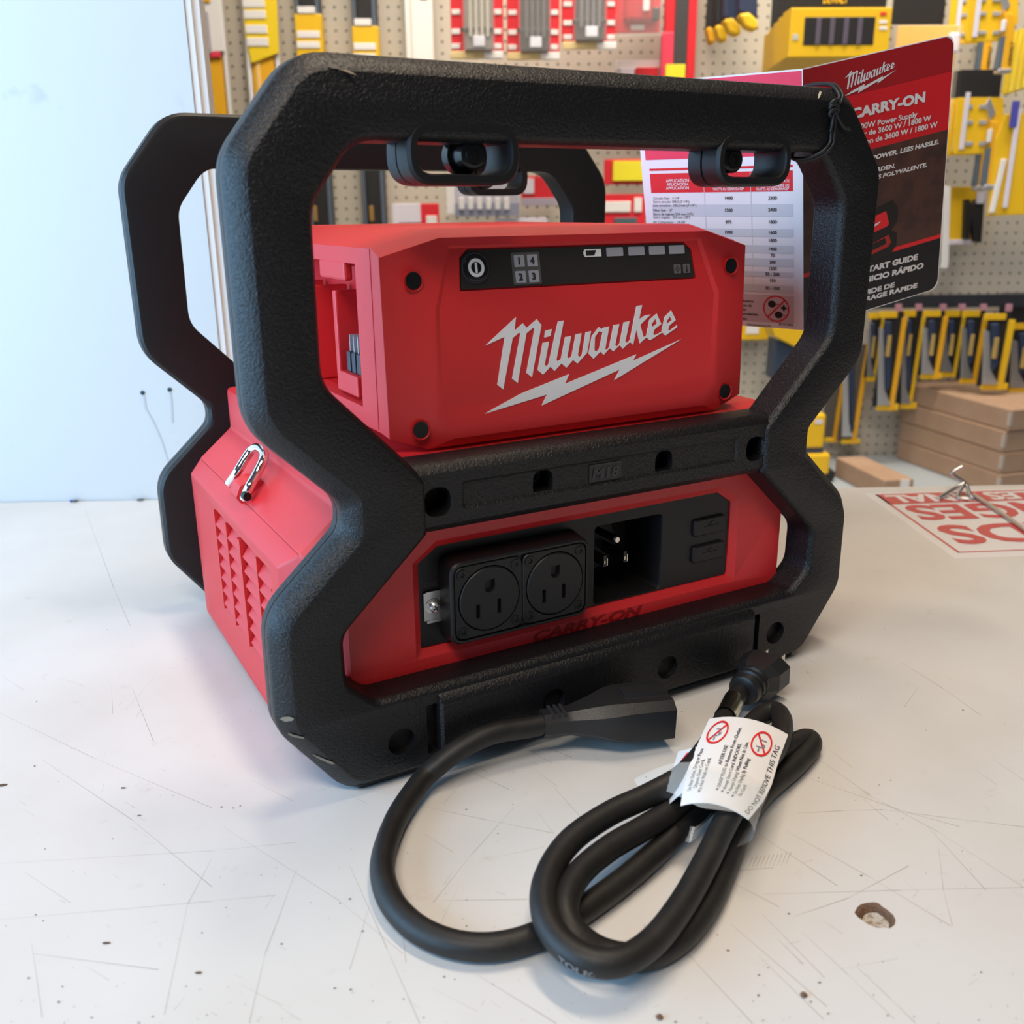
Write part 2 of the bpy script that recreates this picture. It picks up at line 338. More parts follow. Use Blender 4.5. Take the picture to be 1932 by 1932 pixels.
for (x, y, w, mt) in ((147,944,.008,'dirty_grey'),(268,943,.009,'dirty_grey'),(138,945,.003,'blue_chip')):
    c = WZ(x, y, 0); m = M(); c.y = YE-.003
    m.lathe(c+Vector((-w/2,0,.0014)), (1,0,.05), [(0,.0006),(w*.3,.0016),(w*.7,.0014),(w,.0004)], 7)
    tag(m.build('seam_debris', mat(mt, (.02,.05,.45) if mt == 'blue_chip' else (.10,.12,.13), .7)), {147:'grey lump of debris in the seam where counter meets white wall',268:'dark debris in the wall seam just left of the rear black frame',138:'tiny blue chip in the seam between counter and white wall'}[x], 'debris')

# ------------------------------------------------------------------ the power supply (all in its own frame)
PS = thing('power_supply', 'red portable power supply in a black roll-cage frame with outlets on its front', 'power supply', (0, 0, ZS), TH)
CX, CY, DF = 0.0092, 0.0105, 0.0255                          # chamfer and depth of the frame
HALF = [(.169,.367),(.2,.328),(.2,.2113),(.156,.168),(.156,.1455),(.1995,.105),(.2,.0475),(.168,.004)]
HR = [.022,.022,.026,.006,.006,.022,.020,.016]
outer = ccw(mirror(HALF)); rad = HR + HR[::-1]
if outer[0] != mirror(HALF)[0]: rad = rad[::-1]
HOLE = [(.151,.3425),(.1750,.3115),(.176,.226),(.130,.1780),(.1235,.1700),(.1235,.1425),(.1745,.0945),(.174,.063),(.156,.047)]
HRR = [.022,.022,.022,.004,.004,.004,.014,.014,.010]
hole_p = ccw(mirror(HOLE)); hrad = HRR + HRR[::-1]
if hole_p[0] != mirror(HOLE)[0]: hrad = hrad[::-1]
def oloop(d, y, k=1.0): return at_y(fillet(offset(outer, d), [max(.001, q+d*k) for q in rad], 6), y)
def hloop(d, y): return at_y(fillet(offset(hole_p, -d), hrad, 5), y)   # d > 0: the opening gets smaller
def yflip(m, a):                                             # mirror a builder front to rear
    for p in m.v: p.y = a - p.y
    return m
def torx(x, z, y, r, up=True):                               # a recessed screw head seen from the front
    m = M(); star = []
    for i in range(24): q = r*(.46+.13*cos(6*2*pi*i/24)); star.append((x+q*cos(2*pi*i/24), z+q*sin(2*pi*i/24)))
    c = circ(x, z, r*.92, 24); m.face(at_y(c, y), [at_y(star, y)]); m.loft([at_y(c, y), at_y(circ(x, z, r, 24), y+.0006), at_y(circ(x, z, r, 24), y+.004)])
    m.loft([at_y(star, y), at_y(star, y+.002)], False, True); return m
def frame_mesh(front=True):
    m = M(); holes = []; H0 = hloop(0, 0)
    if front:
        holes = [circ(s*.1418, .0222, .0082) for s in (-1, 1)] + [rrect(s*.1225-.0035, s*.1225+.0035, .009, .0405, .0012, 2) for s in (-1, 1)]
    m.face(oloop(0, 0), [H0] + [at_y(h, 0) for h in holes])
    for h, d in zip(holes, (.014, .014, .011, .011)): m.loft([at_y(h, 0), at_y(h, d)], False, True)
    m.loft([oloop(0, 0), oloop(CX*.10, CY*.03), oloop(CX*.92, CY*.80), oloop(CX, CY), oloop(CX, DF*.62)])
    m.loft([oloop(CX, DF*.62), oloop(CX-.0006, DF*.62), oloop(CX-.0006, DF*.65), oloop(CX, DF*.65), oloop(CX, DF-.003), oloop(CX-.0022, DF-.0006), oloop(CX-.0045, DF)])
    m.loft([hloop(0, 0), hloop(.0012, .0006), hloop(.0034, .0036), hloop(.0036, .0050), hloop(.0036, DF-.001), hloop(.0028, DF)])
    m.face(oloop(CX-.0045, DF), [hloop(.0028, DF)])
    for p in m.v: p.z = max(p.z, -.0038)
    return m
ff = frame_mesh().build('front_frame', K_TEX, PS, smooth=32)
for s in (-1, 1): torx(s*.1418, .0222, .0105, .0048).build('screw', K_STEEL, ff, smooth=30)
YR = 0.3130
rf = yflip(frame_mesh(False), YR+DF).build('rear_frame', K_SM, PS, smooth=32)
def stadium(x0, x1, z0, z1): return rrect(x0, x1, z0, z1, (z1-z0)*.49, 8)
for k, (fr, sgn) in enumerate(((ff, 1), (rf, -1))):
    for s in (-1, 1):
        x0, x1 = sorted((s*.0690, s*.1185)); m = M()
        if s < 0: x0, x1 = -.1190, -.0665
        else: x0, x1 = .0715, .1195
        o1, o2, i1, i2 = stadium(x0-.0045, x1+.0045, .3192, .3480), stadium(x0-.0032, x1+.0032, .3205, .3470), stadium(x0, x1, .3236, .3440), stadium(x0+.0008, x1-.0008, .3244, .3432)
        yb = DF+.001
        m.face(at_y(o2, -.0003), [at_y(i1, -.0003)]); m.loft([at_y(o2, -.0003), at_y(o1, .0018), at_y(o1, .014), at_y(o2, .0143), at_y(o2, .0152), at_y(o1, .0155), at_y(o1, yb)])
        m.loft([at_y(i1, -.0003), at_y(i2, .0016), at_y(i2, yb)]); m.face(at_y(o1, yb), [at_y(i2, yb)])
        if k: yflip(m, YR+DF)
        lug = m.build('handle_lug', K_SM, fr, smooth=30)
        xb = (x1-.0185) if s < 0 else (x0+.0125)
        m = M(); m.lathe((xb, .006, .3338), (0, 1, 0), [(0, .0062), (.0006, .0072), (.011, .0074), (.012, .0094), (.0185, .0094)], 24)
        if k: yflip(m, YR+DF)
        m.build('lug_post', K_GL, lug, smooth=35)
        if not k: torx(xb, .3338, .0055, .0050).build('screw', K_STEEL, lug, smooth=30)
# cross bar with recess, plate and screws
m = M(); bo = rrect(-.131, .131, .1405, .1795, .003, 2); bf = rrect(-.131, .131, .1452, .1742, .003, 2); bm_ = rrect(-.131, .131, .1425, .1775, .003, 2)
h1 = [fillet([(s*.1133-.0078, .1503), (s*.1133+.0078, .1503), (s*.1133+.0078, .1665), (s*.1133-.0078, .1665)], .0078, 6) for s in (-1, 1)]
rec = rrect(-.0985, .0985, .1520, .1678, .002, 3); rec2 = rrect(-.0970, .0970, .1535, .1663, .0015, 3)
h2 = [fillet([(x-.0066, .1508), (x+.0066, .1508), (x+.0066, .1665), (x-.0066, .1665)], .0066, 6) for x in (-.0465, .0400)]
h2 = [[(x, min(max(z, .1540), .1662)) for x, z in h] for h in h2]
m.face(at_y(bf, .0025), [at_y(h, .0025) for h in h1] + [at_y(rec, .0025)])
m.loft([at_y(bf, .0025), at_y(bm_, .0048), at_y(bo, .0080), at_y(bo, .0255)], False, True)
for h in h1: m.loft([at_y(h, .0025), at_y(h, .020)], False, True)
m.loft([at_y(rec, .0025), at_y(rec2, .0040)]); m.face(at_y(rec2, .0040), [at_y(h, .0040) for h in h2])
for h in h2: m.loft([at_y(h, .0040), at_y(h, .018)], False, True)
bar = m.build('cross_bar', K_TEX, PS, smooth=32)
for x in (-.0465, .0400): torx(x+.0005, .1600, .0145, .0045).build('screw', K_STEEL, bar, smooth=30)
m = M(); pl = rrect(-.0150, .0078, .1535, .1648, .0008, 2)
m.face(at_y(rrect(-.0143, .0071, .1542, .1641, .0006, 2), .0036), []); m.loft([at_y(rrect(-.0143, .0071, .1542, .1641, .0006, 2), .0036), at_y(pl, .0034), at_y(pl, .0045)])
badge = m.build('badge_plate', K_GL, bar)
m = M(); m.text('M18', (-.0135, .0036, .1560), (1, 0, 0), (0, 0, 1), .0088, bold=.035, shear=.12, width=.0195, lift=.0004); m.build('lettering', mat('charcoal_lettering', (.032, .032, .036), .55), badge)
# lower guard of the front frame
m = M(); gx0, gx1 = -.1186, .1190; go = rrect(gx0, gx1, .0055, .0480, .002, 2); gf = rrect(gx0+.0015, gx1-.0015, .0070, .0405, .0015, 2); gm = rrect(gx0, gx1, .0060, .0445, .002, 2)
hb = [circ(x, .0226, .0080) for x in (-.0434, .0434)]
m.face(at_y(gf, -.0042), [at_y(h, -.0042) for h in hb]); m.loft([at_y(gf, -.0042), at_y(gm, -.0022), at_y(go, .0032), at_y(go, .010)], False, False)
for h in hb: m.loft([at_y(h, -.0042), at_y(h, .011)], False, True)
gd = m.build('lower_guard', K_TEX, PS, smooth=32)
for x in (-.0434, .0434): torx(x, .0226, .0075, .0046).build('screw', K_STEEL, gd, smooth=30)
m = M(); m.box(-.170, .170, .006, .060, .0052, .0400); m.build('front_sill', K_SM, PS, bevel=.003)
for s in (-1, 1):
    for y in (.006, YR+.002):
        m = M(); m.box(s*.147-.020, s*.147+.020, y, y+.016, -ZS+.0001, .0062); m.build('foot', RUB, PS, bevel=.0015)

# scuffs and one painted highlight on the chamfers of the front frame
def scuff_glint(n, p0, pts, mt):
    n = Vector(n).normalized(); m = M(); m.face([LPL(x, y, Vector(p0)+n*.0011, n) for x, y in pts]); m.build('scuff_glint', mt, ff)
TAN = mat('tan_scuff_glint', (.20, .16, .11), .6); nL, nT, nD = (-.75, -.66, 0), (0, -.66, .75), (-.60, -.66, -.44)
scuff_glint(nL, (-.2, 0, 0), [(528,1357),(533,1353),(545,1352),(555,1355),(552,1360),(538,1362)], TAN); scuff_glint(nD, (-.184, 0, .0258), [(543,1383),(556,1387),(574,1391),(573,1394),(555,1391),(545,1387)], TAN)
scuff_glint(nD, (-.184, 0, .0258), [(588,1422),(600,1427),(628,1438),(632,1442),(624,1442),(598,1430)], TAN)
scuff_glint(nT, (0, 0, .367), [(619,116),(624,110),(626,120),(634,122),(640,130),(628,129),(620,126)], CARD_K); scuff_glint(nT, (0, 0, .367), [(640,130),(658,133),(674,142),(660,138)], TAN); scuff_glint(nT, (0, 0, .367), [(1544,178),(1547,171),(1550,174),(1547,183),(1543,187)], mat('pale_nick', (.5, .46, .38), .6))  # tan sliver here is the scar's highlight, put into the colour

# ---- lower body
FULL = [(.154,.1800),(.154,.149),(.1795,.1275),(.1795,.010),(.174,.004)]
FRNT = [(.128,.1760),(.128,.143),(.1612,.1130),(.1612,.0535),(.1480,.0400)]
def bl(h, r=.004): return fillet(ccw(mirror(h)), r, 3)
mixp = lambda t: [(a[0]*(1-t)+b[0]*t, a[1]*(1-t)+b[1]*t) for a, b in zip(FRNT, FULL)]
m = M(); y0 = .0225
PX0, PX1, PZ0, PZ1 = -.1166, .1166, .0625, .1245
pan = lambda d: fillet([(PX0-d, PZ0-d), (PX1+d, PZ0-d), (PX1+d, PZ1-.0085+d*.4), (PX1-.0125+d*.4, PZ1+d), (PX0+.0125-d*.4, PZ1+d), (PX0-d, PZ1-.0085+d*.4)], .002, 3)
m.face(at_y(bl(offset(FRNT, 0)), y0), [at_y(pan(.0046), y0)])
m.loft([at_y(pan(.0046), y0), at_y(pan(.0010), .0252), at_y(pan(0), .0258), at_y(pan(0), .0300)])
m.loft([at_y(bl(FRNT), y0), at_y(bl(mixp(.05)), .0245), at_y(bl(mixp(.40)), .0315), at_y(bl(mixp(.97)), .0425), at_y(bl(FULL), .0437), at_y(bl(FULL), .2933)])
m.loft([at_y(bl(FULL), .2933), at_y(bl(mixp(.97)), .2945), at_y(bl(mixp(.40)), .304), at_y(bl(mixp(.05)), .313)], False, True)
body = m.build('lower_body', RED, PS, smooth=28)
m = M(); m.text('CARRY-ON', (-.0442, y0, .0508), (1, 0, .004), (0, 0, 1), .0090, bold=.035, shear=.30, width=.084, lift=.0003); m.build('lettering', mat('dark_red_moulding', (.26, .004, .005), .5), body)
# vented side panel (both sides); the louvres are pieces of their own
def vent(side):
    m = M(); xf, xb = .1890, .1838
    op = fillet([(.0690, .0150), (.2650, .0110), (.2650, .1120), (.0690, .1120)], .002, 2); op2 = fillet([(.0740, .0330), (.2190, .0330), (.2190, .1080), (.0740, .1080)], .001, 2)
    edge = fillet([(.0545, .0075), (.2825, .0075), (.2825, .1188), (.0545, .1188)], .002, 2); e2 = fillet([(.0530, .0060), (.2840, .0060), (.2840, .1198), (.0530, .1198)], .002, 2); e3 = fillet([(.0437, .0060), (.2933, .0060), (.2933, .1275), (.0437, .1275)], .002, 2)
    m.face(at_x(edge, xf+.0004), [at_x(op, xf+.0004)]); m.loft([at_x(edge, xf+.0004), at_x(e2, xf), at_x(e3, .1795)]); m.loft([at_x(op, xf+.0004), at_x(op2, xb)], False, True)
    for p in m.v: p.x *= side
    v = m.build('vent_panel', RED, PS, smooth=30)
    cols = [(.2160, .1850), (.1815, .1520), (.1410, .1080), (.1045, .0760)]
    for c, (ya, yb) in enumerate(cols):
        src = None
        for r in range(7):
            z = .1045 - r*.01005 - (0 if c < 2 else .0005)
            if src is None:
                l = M(); x = side*.1840
                l.add([(x, ya, .0), (x, yb, .0), (x+side*.0044, ya, -.0068), (x+side*.0044, yb, -.0068), (x, ya, -.0084), (x, yb, -.0084), (x+side*.0036, ya, -.0084), (x+side*.0036, yb, -.0084)],
                      [(0,1,3,2), (2,3,7,6), (6,7,5,4), (0,2,6,4), (1,5,7,3)])
                src = l.build('louvre', RED, v); src.location.z = z
            else:
                k = src.copy(); COL.objects.link(k); k.parent = v; k.location.z = z
    for y in (.2178, .1833, .1062):
        m = M(); m.box(*sorted((side*.1805, side*.1885)), y-.0013, y+.0013, .033, .1078); m.build('vent_divider', RED, v)
    m = M(); m.box(*sorted((side*.1805, side*.1892)), .1430, .1495, .033, .1078); m.build('vent_divider', RED, v)
vent(-1); vent(1)
# shackle on the sloping shoulder
sp = Vector((-.1715, .165, .1343)); sn = Vector((-(.149-.1195), 0, .035)).normalized(); sd = Vector((-.035, 0, -(.149-.1195))).normalized(); ey = Vector((0, 1, 0))
c0 = LPL(470, 925, sp, sn); m = M()
prof = fillet([(-.012, 0), (.010, 0), (.009, .006), (.002, .0095), (-.006, .0070)], .002, 3)
m.loft([[c0 + sd*a + sn*b + ey*y for a, b in prof] for y in (-.009, .009)], True, True)
m.build('shackle_mount', RED, PS, smooth=30)
pl0 = c0 + sn*.008
sh = [LPL(461, 941, pl0-sn*.004, sn), LPL(470, 920, pl0, sn), LPL(485, 893, pl0+sn*.001, sn), LPL(497, 868, pl0+sn*.003, sn), LPL(497, 852, pl0+sn*.004, sn), LPL(487, 844, pl0+sn*.004, sn), LPL(474, 850, pl0+sn*.004, sn), LPL(460, 870, pl0+sn*.003, sn), LPL(445, 895, pl0+sn*.001, sn), LPL(433, 912, pl0-sn*.002, sn)]
m = M(); m.tube(sh, .0031, 12); shk = m.build('shackle', CHROME, PS, smooth=50)
m = M(); m.lathe(LPL(466, 937, pl0+sn*.002, sn), (.1, -1, 0), [(-.004, .0028), (.0008, .0028), (.0012, .0020)], 14); m.build('pin', K_STEEL, shk, smooth=30)

# ---- black outlet panel
m = M(); yp = .0268
din = rrect(.0052, .0592, .0635, .1170, .004, 4); pcut = rrect(-.1035, -.0085, .0665, .1188, .007, 4)
m.face(at_y(pan(-.0003), yp), [at_y(din, yp), at_y(pcut, yp)])
m.loft([at_y(pan(-.0003), yp), at_y(pan(-.0003), yp+.004)])
m.loft([at_y(din, yp), at_y(rrect(.0060, .0584, .0643, .1162, .003, 4), yp+.0015), at_y(rrect(.0060, .0584, .0643, .1162, .003, 4), yp+.040)], False, True)
panel = m.build('outlet_panel', K_SM, PS, smooth=30)
# raised twin outlet housing
m = M(); q0, q1, q2 = rrect(-.1040, -.0080, .0655, .1192, .008, 4), rrect(-.1022, -.0096, .0672, .1162, .007, 4), rrect(-.1010, -.0106, .0684, .1150, .006, 4)
m.face(at_y(q1, .0117), [at_y(q2, .0117)]); m.loft([at_y(q1, .0117), at_y(rrect(-.1032, -.0088, .0664, .1172, .0075, 4), .0128), at_y(q0, yp+.001)])
m.loft([at_y(q2, .0117), at_y(q2, .0142)], False, True); oh = m.build('outlet_housing', K_SM, PS, smooth=30)
def outlet(cx, cz, par):
    m = M(); pl_ = rrect(cx-.0222, cx+.0222, cz-.0226, cz+.0226, .006, 4); pl2 = rrect(cx-.0217, cx+.0217, cz-.0221, cz+.0221, .0056, 4)
    m.face(at_y(pl2, .0120), [at_y(circ(cx, cz, .0204, 36), .0120)]); m.loft([at_y(pl2, .0120), at_y(pl_, .0126), at_y(pl_, .0141)])
    m.loft([at_y(circ(cx, cz, .0204, 36), .0120), at_y(circ(cx, cz, .0198, 36), .0134)])
    o = m.build('outlet_plate', K_SM, par, smooth=30)
    m = M(); c1, c2 = circ(cx, cz, .0196, 36), circ(cx, cz, .0191, 36)
    slots = [rrect(cx-.0080-.0013, cx-.0080+.0013, cz-.0110, cz-.0022, .0002, 1), rrect(cx+.0058-.0013, cx+.0058+.0013, cz-.0090, cz+.0008, .0002, 1)]
    slots[1] = rrect(cx+.0060-.0013, cx+.0060+.0013, cz-.0105, cz-.0013, .0002, 1)
    g = [(cx-.0034, cz+.0118), (cx-.0034, cz+.0072)] + [(cx+.0034*cos(a), cz+.0072+.0034*sin(a)) for a in [pi+pi*i/8 for i in range(1, 8)]] + [(cx+.0034, cz+.0072), (cx+.0034, cz+.0118)]
    slots.append(g)
    m.face(at_y(c2, .0112), [at_y(s, .0112) for s in slots]); m.loft([at_y(c2, .0112), at_y(c1, .0117), at_y(c1, .0135)])
    for s in slots: m.loft([at_y(s, .0112), at_y(s, .022)], False, True)
    m.build('socket_face', K_SM, o, smooth=30)
    for sx in (-1, 1):
        for sz in (-1, 1): torx(cx+sx*.0176, cz+sz*.0178, .0113, .0032).build('screw', K_STEEL, o, smooth=30)
outlet(-.0780, .0917, oh); outlet(-.0332, .0917, oh)
# ground terminal
m = M(); z0 = .0890; m.add([], [])
m.box(-.1140, -.1032, .0250, .0262, .0800, .0972); m.box(-.1125, -.1040, .0246, .0252, .0782, .0800); m.box(-.1128, -.1032, .0246, .0252, .0968, .0978)
gt = m.build('ground_terminal', ZINC, PS)
m = M(); m.lathe((-.1083, .0262, .0888), (0, -1, 0), [(0, .0046), (.0016, .0046), (.0018, .0040)], 24); m.lathe((-.1080, .0246, .0884), (0, -1, 0), [(0, .0034), (.0022, .0034), (.0032, .0024), (.0034, .0008)], 20); m.build('terminal_screw', ZINC, gt, smooth=30)
m = M()
for a in (.5, .5+pi/2): m.obox(Vector((-.1080, .0211, .0884))-Vector((cos(a), 0, sin(a)))*.0018-Vector((-sin(a), 0, cos(a)))*.0004, Vector((cos(a), 0, sin(a)))*.0036, Vector((-sin(a), 0, cos(a)))*.0008, (0, .0006, 0))
m.build('cross_slot', INK_K, gt)
m = M(); m.text('GND', (-.1130, yp, .1000), (1, 0, 0), (0, 0, 1), .0044, bold=.01, lift=.0003); m.build('lettering', mat('charcoal_moulding', (.035, .035, .038), .5), panel)
# inlet with three pins
m = M(); m.lathe((.026, .0648, .0920), (0, -1, 0), [(0, .0200), (.004, .0200), (.0046, .0190)], 32); inl = m.build('inlet_core', K_SM, panel, smooth=30)
for (x, z, r_) in ((.026, .1030, .0026),):
    m = M(); m.lathe((x+.002, .062, z-.001), (0, -1, 0), [(0, r_), (.026, r_), (.028, r_*.6)], 14); m.build('inlet_pin', K_GL, inl, smooth=30)
    m = M(); m.lathe((x+.002, .0345, z-.001), (0, -1, 0), [(0, r_*.96), (.0012, r_*.7)], 12); m.build('pin_tip', BRASS, inl)
for x in (.0190, .0350):
    m = M(); m.box(x-.0012, x+.0012, .034, .062, .0850, .0925); m.build('inlet_pin', K_GL, inl)
    m = M(); m.box(x-.0011, x-.0004, .0332, .0341, .0872, .0895); m.box(x+.0012, x+.0018, .0336, .0348, .0856, .0905); m.build('pin_tip', BRASS, inl)
# USB covers
for k, (z0, z1) in enumerate(((.0960, .1082), (.0770, .0893))):
    m = M(); a0, a1 = .0845, .1122
    o1 = fillet([(a0, z0), (a1, z0), (a1, z1-.001), (a1-.0025, z1), (a0, z1-.0005)], .002, 3); o2 = offset(ccw(o1), -.0008)
    m.loft([at_y(ccw(o1), yp+.0005), at_y(ccw(o1), yp-.0016), at_y(o2, yp-.0024)], False, True); uc = m.build('usb_cover', K_SM, PS, smooth=30)
    m = M(); yy = yp-.0025; cx, cz = (a0+a1)/2+.001, (z0+z1)/2; sgn = 1
    m.obox((cx-.006, yy-.0003, cz-.0003), (.012, 0, 0), (0, .0006, 0), (0, 0, .0006)); m.lathe((cx+.006, yy, cz), (0, -1, 0), [(0, .0010), (.0003, .0010)], 8)
    m.obox((cx-.003, yy-.0003, cz), (.003, 0, .0022), (0, .0006, 0), (0, 0, .0006)); m.obox((cx-.001, yy-.0003, cz), (.003, 0, -.0022), (0, .0006, 0), (0, 0, .0006)); m.box(cx, cx+.0016, yy-.0004, yy, cz+.0018, cz+.0032)
    m.build('usb_mark', mat('charcoal_mark', (.006, .006, .007), .4), uc)

# ---- upper housing
# front outline (x, z) with the front's own depth
m = M(); UX = .1262
def upt(x, z, y): return Vector((x, y, z))
fo = [(-UX, .2842), (-.0921, .2936), (.0921, .2936), (UX, .2842), (UX, .1880), (.104, .1800), (-.104, .1800), (-UX, .1880)]
def shrink(l, d, dz=None): return [(x*(1-d), z) for x, z in l]
face_in = [(-.1010, .2560), (-.0890, .2900), (.0890, .2900), (.1010, .2560), (.1010, .1960), (.0900, .1850), (-.0900, .1850), (-.1010, .1960)]
ydep = lambda x, z: .0290 + max(0, z-.256)*.20
d0 = [(-.0853, .2630), (.0853, .2630), (.0870, .2660), (.0825, .2885), (.0770, .2915), (-.0770, .2915), (-.0825, .2885), (-.0870, .2660)]
f1 = [upt(x, z, .0376 if abs(x) > .12 else .0357) for x, z in fo]
f1[4].y = f1[7].y = .0345; f1[5].y = f1[6].y = .033
f2 = [upt(x, z, ydep(x, z)) for x, z in face_in]
rc1 = [(-.0985,.256),(-.0872,.2893),(.0872,.2893),(.0985,.256),(.0985,.2000),(.0880,.1915),(-.0880,.1915),(-.0985,.2000)]
rc2 = [(-.0955,.256),(-.0852,.2880),(.0852,.2880),(.0955,.256),(.0955,.2060),(.0850,.1990),(-.0850,.1990),(-.0955,.2060)]
g1 = [upt(x, z, ydep(x, z)) for x, z in rc1]; g2 = [upt(x, z, ydep(x, z)+.0014) for x, z in rc2]
m.loft([f1, f2, g1, g2])
disp = lambda d: [(-.0815-d, .2662-d), (.0815+d, .2662-d), (.0795+d, .2826+d*.4), (.0745+d*.4, .2868+d), (-.0745-d*.4, .2868+d), (-.0795-d, .2826+d*.4)]
up_hole = [upt(x, z, ydep(x, z)+.0014) for x, z in disp(.0008)]
m.face([g2[0], g2[1], g2[2], g2[3]], [up_hole])
m.loft([up_hole, [p+Vector((0, .0016, 0)) for p in up_hole]], False, True)
m.face([g2[0], g2[3], g2[4], g2[5], g2[6], g2[7]])
# top and flanks
b1 = [upt(x, z, .300) for x, z in fo]
t1 = [upt(x*.985, z+.0042 if z > .25 else z, .052) for x, z in fo]; t2 = [upt(x*.985, z+.0042 if z > .25 else z, .290) for x, z in fo]
# flank openings: build flanks without the left and right walls, then add those with the bay cut out
def strip(la, lb, idx):
    for i in idx:
        j = (i+1) % 8; m.add([la[i], la[j], lb[j], lb[i]], [(0, 1, 2, 3)])
strip(f1, t1, (0, 1, 2, 4, 5, 6)); strip(t1, t2, (0, 1, 2, 4, 5, 6)); strip(t2, b1, (0, 1, 2, 3, 4, 5, 6, 7)); m.face(b1)
XW = UX*.985
bay = [(.0785, .1985), (.2700, .1985), (.2700, .2795), (.0785, .2795)]
for s in (-1, 1):
    w = [(.052, t1[3].z), (.290, t1[3].z), (.290, t1[4].z), (.052, t1[4].z)]
    m.face([(s*XW, y, z) for y, z in w], [[(s*XW, y, z) for y, z in bay]])
    i, j = (3, 4) if s > 0 else (7, 0)
    m.add([f1[i], f1[j], t1[j], t1[i]], [(0, 1, 2, 3)])
up = m.build('upper_housing', RED, PS, smooth=24)
# battery bays
for s in (-1, 1):
    m = M(); xi = s*.094
    ins = [(.0820, .2010), (.2670, .2010), (.2670, .2770), (.0820, .2770)]
    m.loft([[(s*XW, y, z) for y, z in bay], [(s*.116, y, z) for y, z in ins], [(xi, y, z) for y, z in ins]], False, True)
    bb = m.build('battery_bay', RED_D, PS)
    for y in (.1240, .1720, .2200):
        m = M(); m.box(*sorted((s*.097, s*(XW-.002))), y-.003, y+.003, .2012, .2620); m.build('bay_rail', RED, bb, bevel=.001)
    m = M(); m.box(*sorted((s*.1195, s*(XW+.0006))), .0955, .1400, .2690, .2800); m.build('bay_hook', RED, bb, bevel=.0015)
    m = M(); m.box(*sorted((s*.096, s*(XW-.0015))), .0900, .1210, .2015, .2140); m.build('bay_step', RED, bb, bevel=.001)
    m = M()
    for i in range(3): m.box(*sorted((s*.098, s*.1195)), .0925+i*.0085, .0985+i*.0085, .2140, .2265)
    m.build('terminal_block', mat('dark_grey_terminal', (.03, .035, .05), .3), bb, bevel=.0006)
    for i in range(4):
        m = M(); m.box(*sorted((s*.100, s*.1180)), .0915+i*.0068, .0924+i*.0068, .2262, .2365); m.build('contact_blade', SILV, bb)
# housing seam line on the flank
m = M(); m.box(-XW-.0003, -XW+.001, .0545, .0552, .189, .2880); m.build('seam_line', RED_D, up)
for x, z in ((-.1096, .2722), (.1096, .2722), (-.1093, .1922), (.1093, .1922)):
    y = .0325 if z > .25 else .0310
    m = M(); m.lathe((x, y-.0014, z), (0, 1, 0), [(0, .0056), (.0003, .0053), (.0004, .0047), (.0100, .0044)], 24, cap=False); m.cyl((x, y+.006, z), (x, y+.007, z), .0044, n=20)
    hr = m.build('screw_well', RED_D, up, smooth=30)
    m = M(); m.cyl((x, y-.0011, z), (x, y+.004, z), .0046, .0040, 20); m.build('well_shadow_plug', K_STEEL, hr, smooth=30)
# display
yd = lambda x, z: ydep(x, z)+.0016
m = M(); dl = [upt(x, z, yd(x, z)) for x, z in disp(-.0002)]; m.loft([dl, [p+Vector((0, .003, 0)) for p in dl]], True, False); dp = m.build('display_panel', K_DISP, PS)
e_up = Vector((0, .20, 1)).normalized(); e_n = Vector((0, -1, .20)).normalized()
def dpt(x, z): return Vector((x, yd(x, z), z))
def dplate(x0, x1, z0, z1, r, lift, name, mt, par=dp):
    m = M(); l = rrect(x0, x1, z0, z1, r, 3); a = [dpt(x, z)+e_n*lift for x, z in l]; m.loft([[dpt(x, z) for x, z in l], a], False, True); return m.build(name, mt, par)
m = M(); pc = dpt(-.0713, .2772)
m.lathe(pc, e_n, [(0, .0086), (.0008, .0084), (.0009, .0076), (.0004, .0072)], 32, cap=False); m.build('button_ring', mat('button_bezel', (.035, .034, .045), .35), dp, smooth=30)
m = M(); m.lathe(pc, e_n, [(0, .0073), (.0009, .0073), (.0013, .0066)], 32); bt = m.build('power_button', K_GL, dp, smooth=30)
m = M(); cc = lambda r, l: [pc + Vector((r*cos(2*pi*i/32), 0, 0)) + e_up*(r*sin(2*pi*i/32)) + e_n*l for i in range(32)]
m.face(cc(.0050, .0016), [cc(.0032, .0016)]); m.obox(pc+Vector((-.00065, 0, 0))-e_up*.0028+e_n*.0014, (.0013, 0, 0), e_up*.0056, e_n*.0002); m.build('power_symbol', WHITE_INK, bt)
blk = dplate(-.0482, -.0298, .2672, .2846, .001, .0003, 'port_indicator', mat('grey_legend_plate', (.085, .082, .080), .45))
for t, (x, z) in {'1': (-.0466, .2768), '4': (-.0380, .2768), '2': (-.0466, .2682), '3': (-.0380, .2682)}.items():
    q = dplate(x, x+.0066, z, z+.0064, .0005, .0005, 'number_lens', LED, blk)
    m = M(); m.text(t, dpt(x+.0018, z+.0014)+e_n*.0006, (1, 0, 0), e_up, .0052, bold=.05, lift=.0001); m.build('lettering', INK_K, q)
for x in (.0165, .0323, .0477, .0629): dplate(x, x+.0118, .2806, .2856, .0006, .0004, 'charge_lens', LED)
m = M(); m.face([dpt(x, z)+e_n*.0003 for x, z in [(.0008,.2808),(.0126,.2808),(.0126,.2850),(.0008,.2850),(.0008,.2841),(.0001,.2841),(.0001,.2817),(.0008,.2817)]], [[dpt(x, z)+e_n*.0003 for x, z in [(.0018,.2814),(.0076,.2814),(.0092,.2844),(.0018,.2844)]]]); m.build('battery_symbol', WHITE_INK, dp)
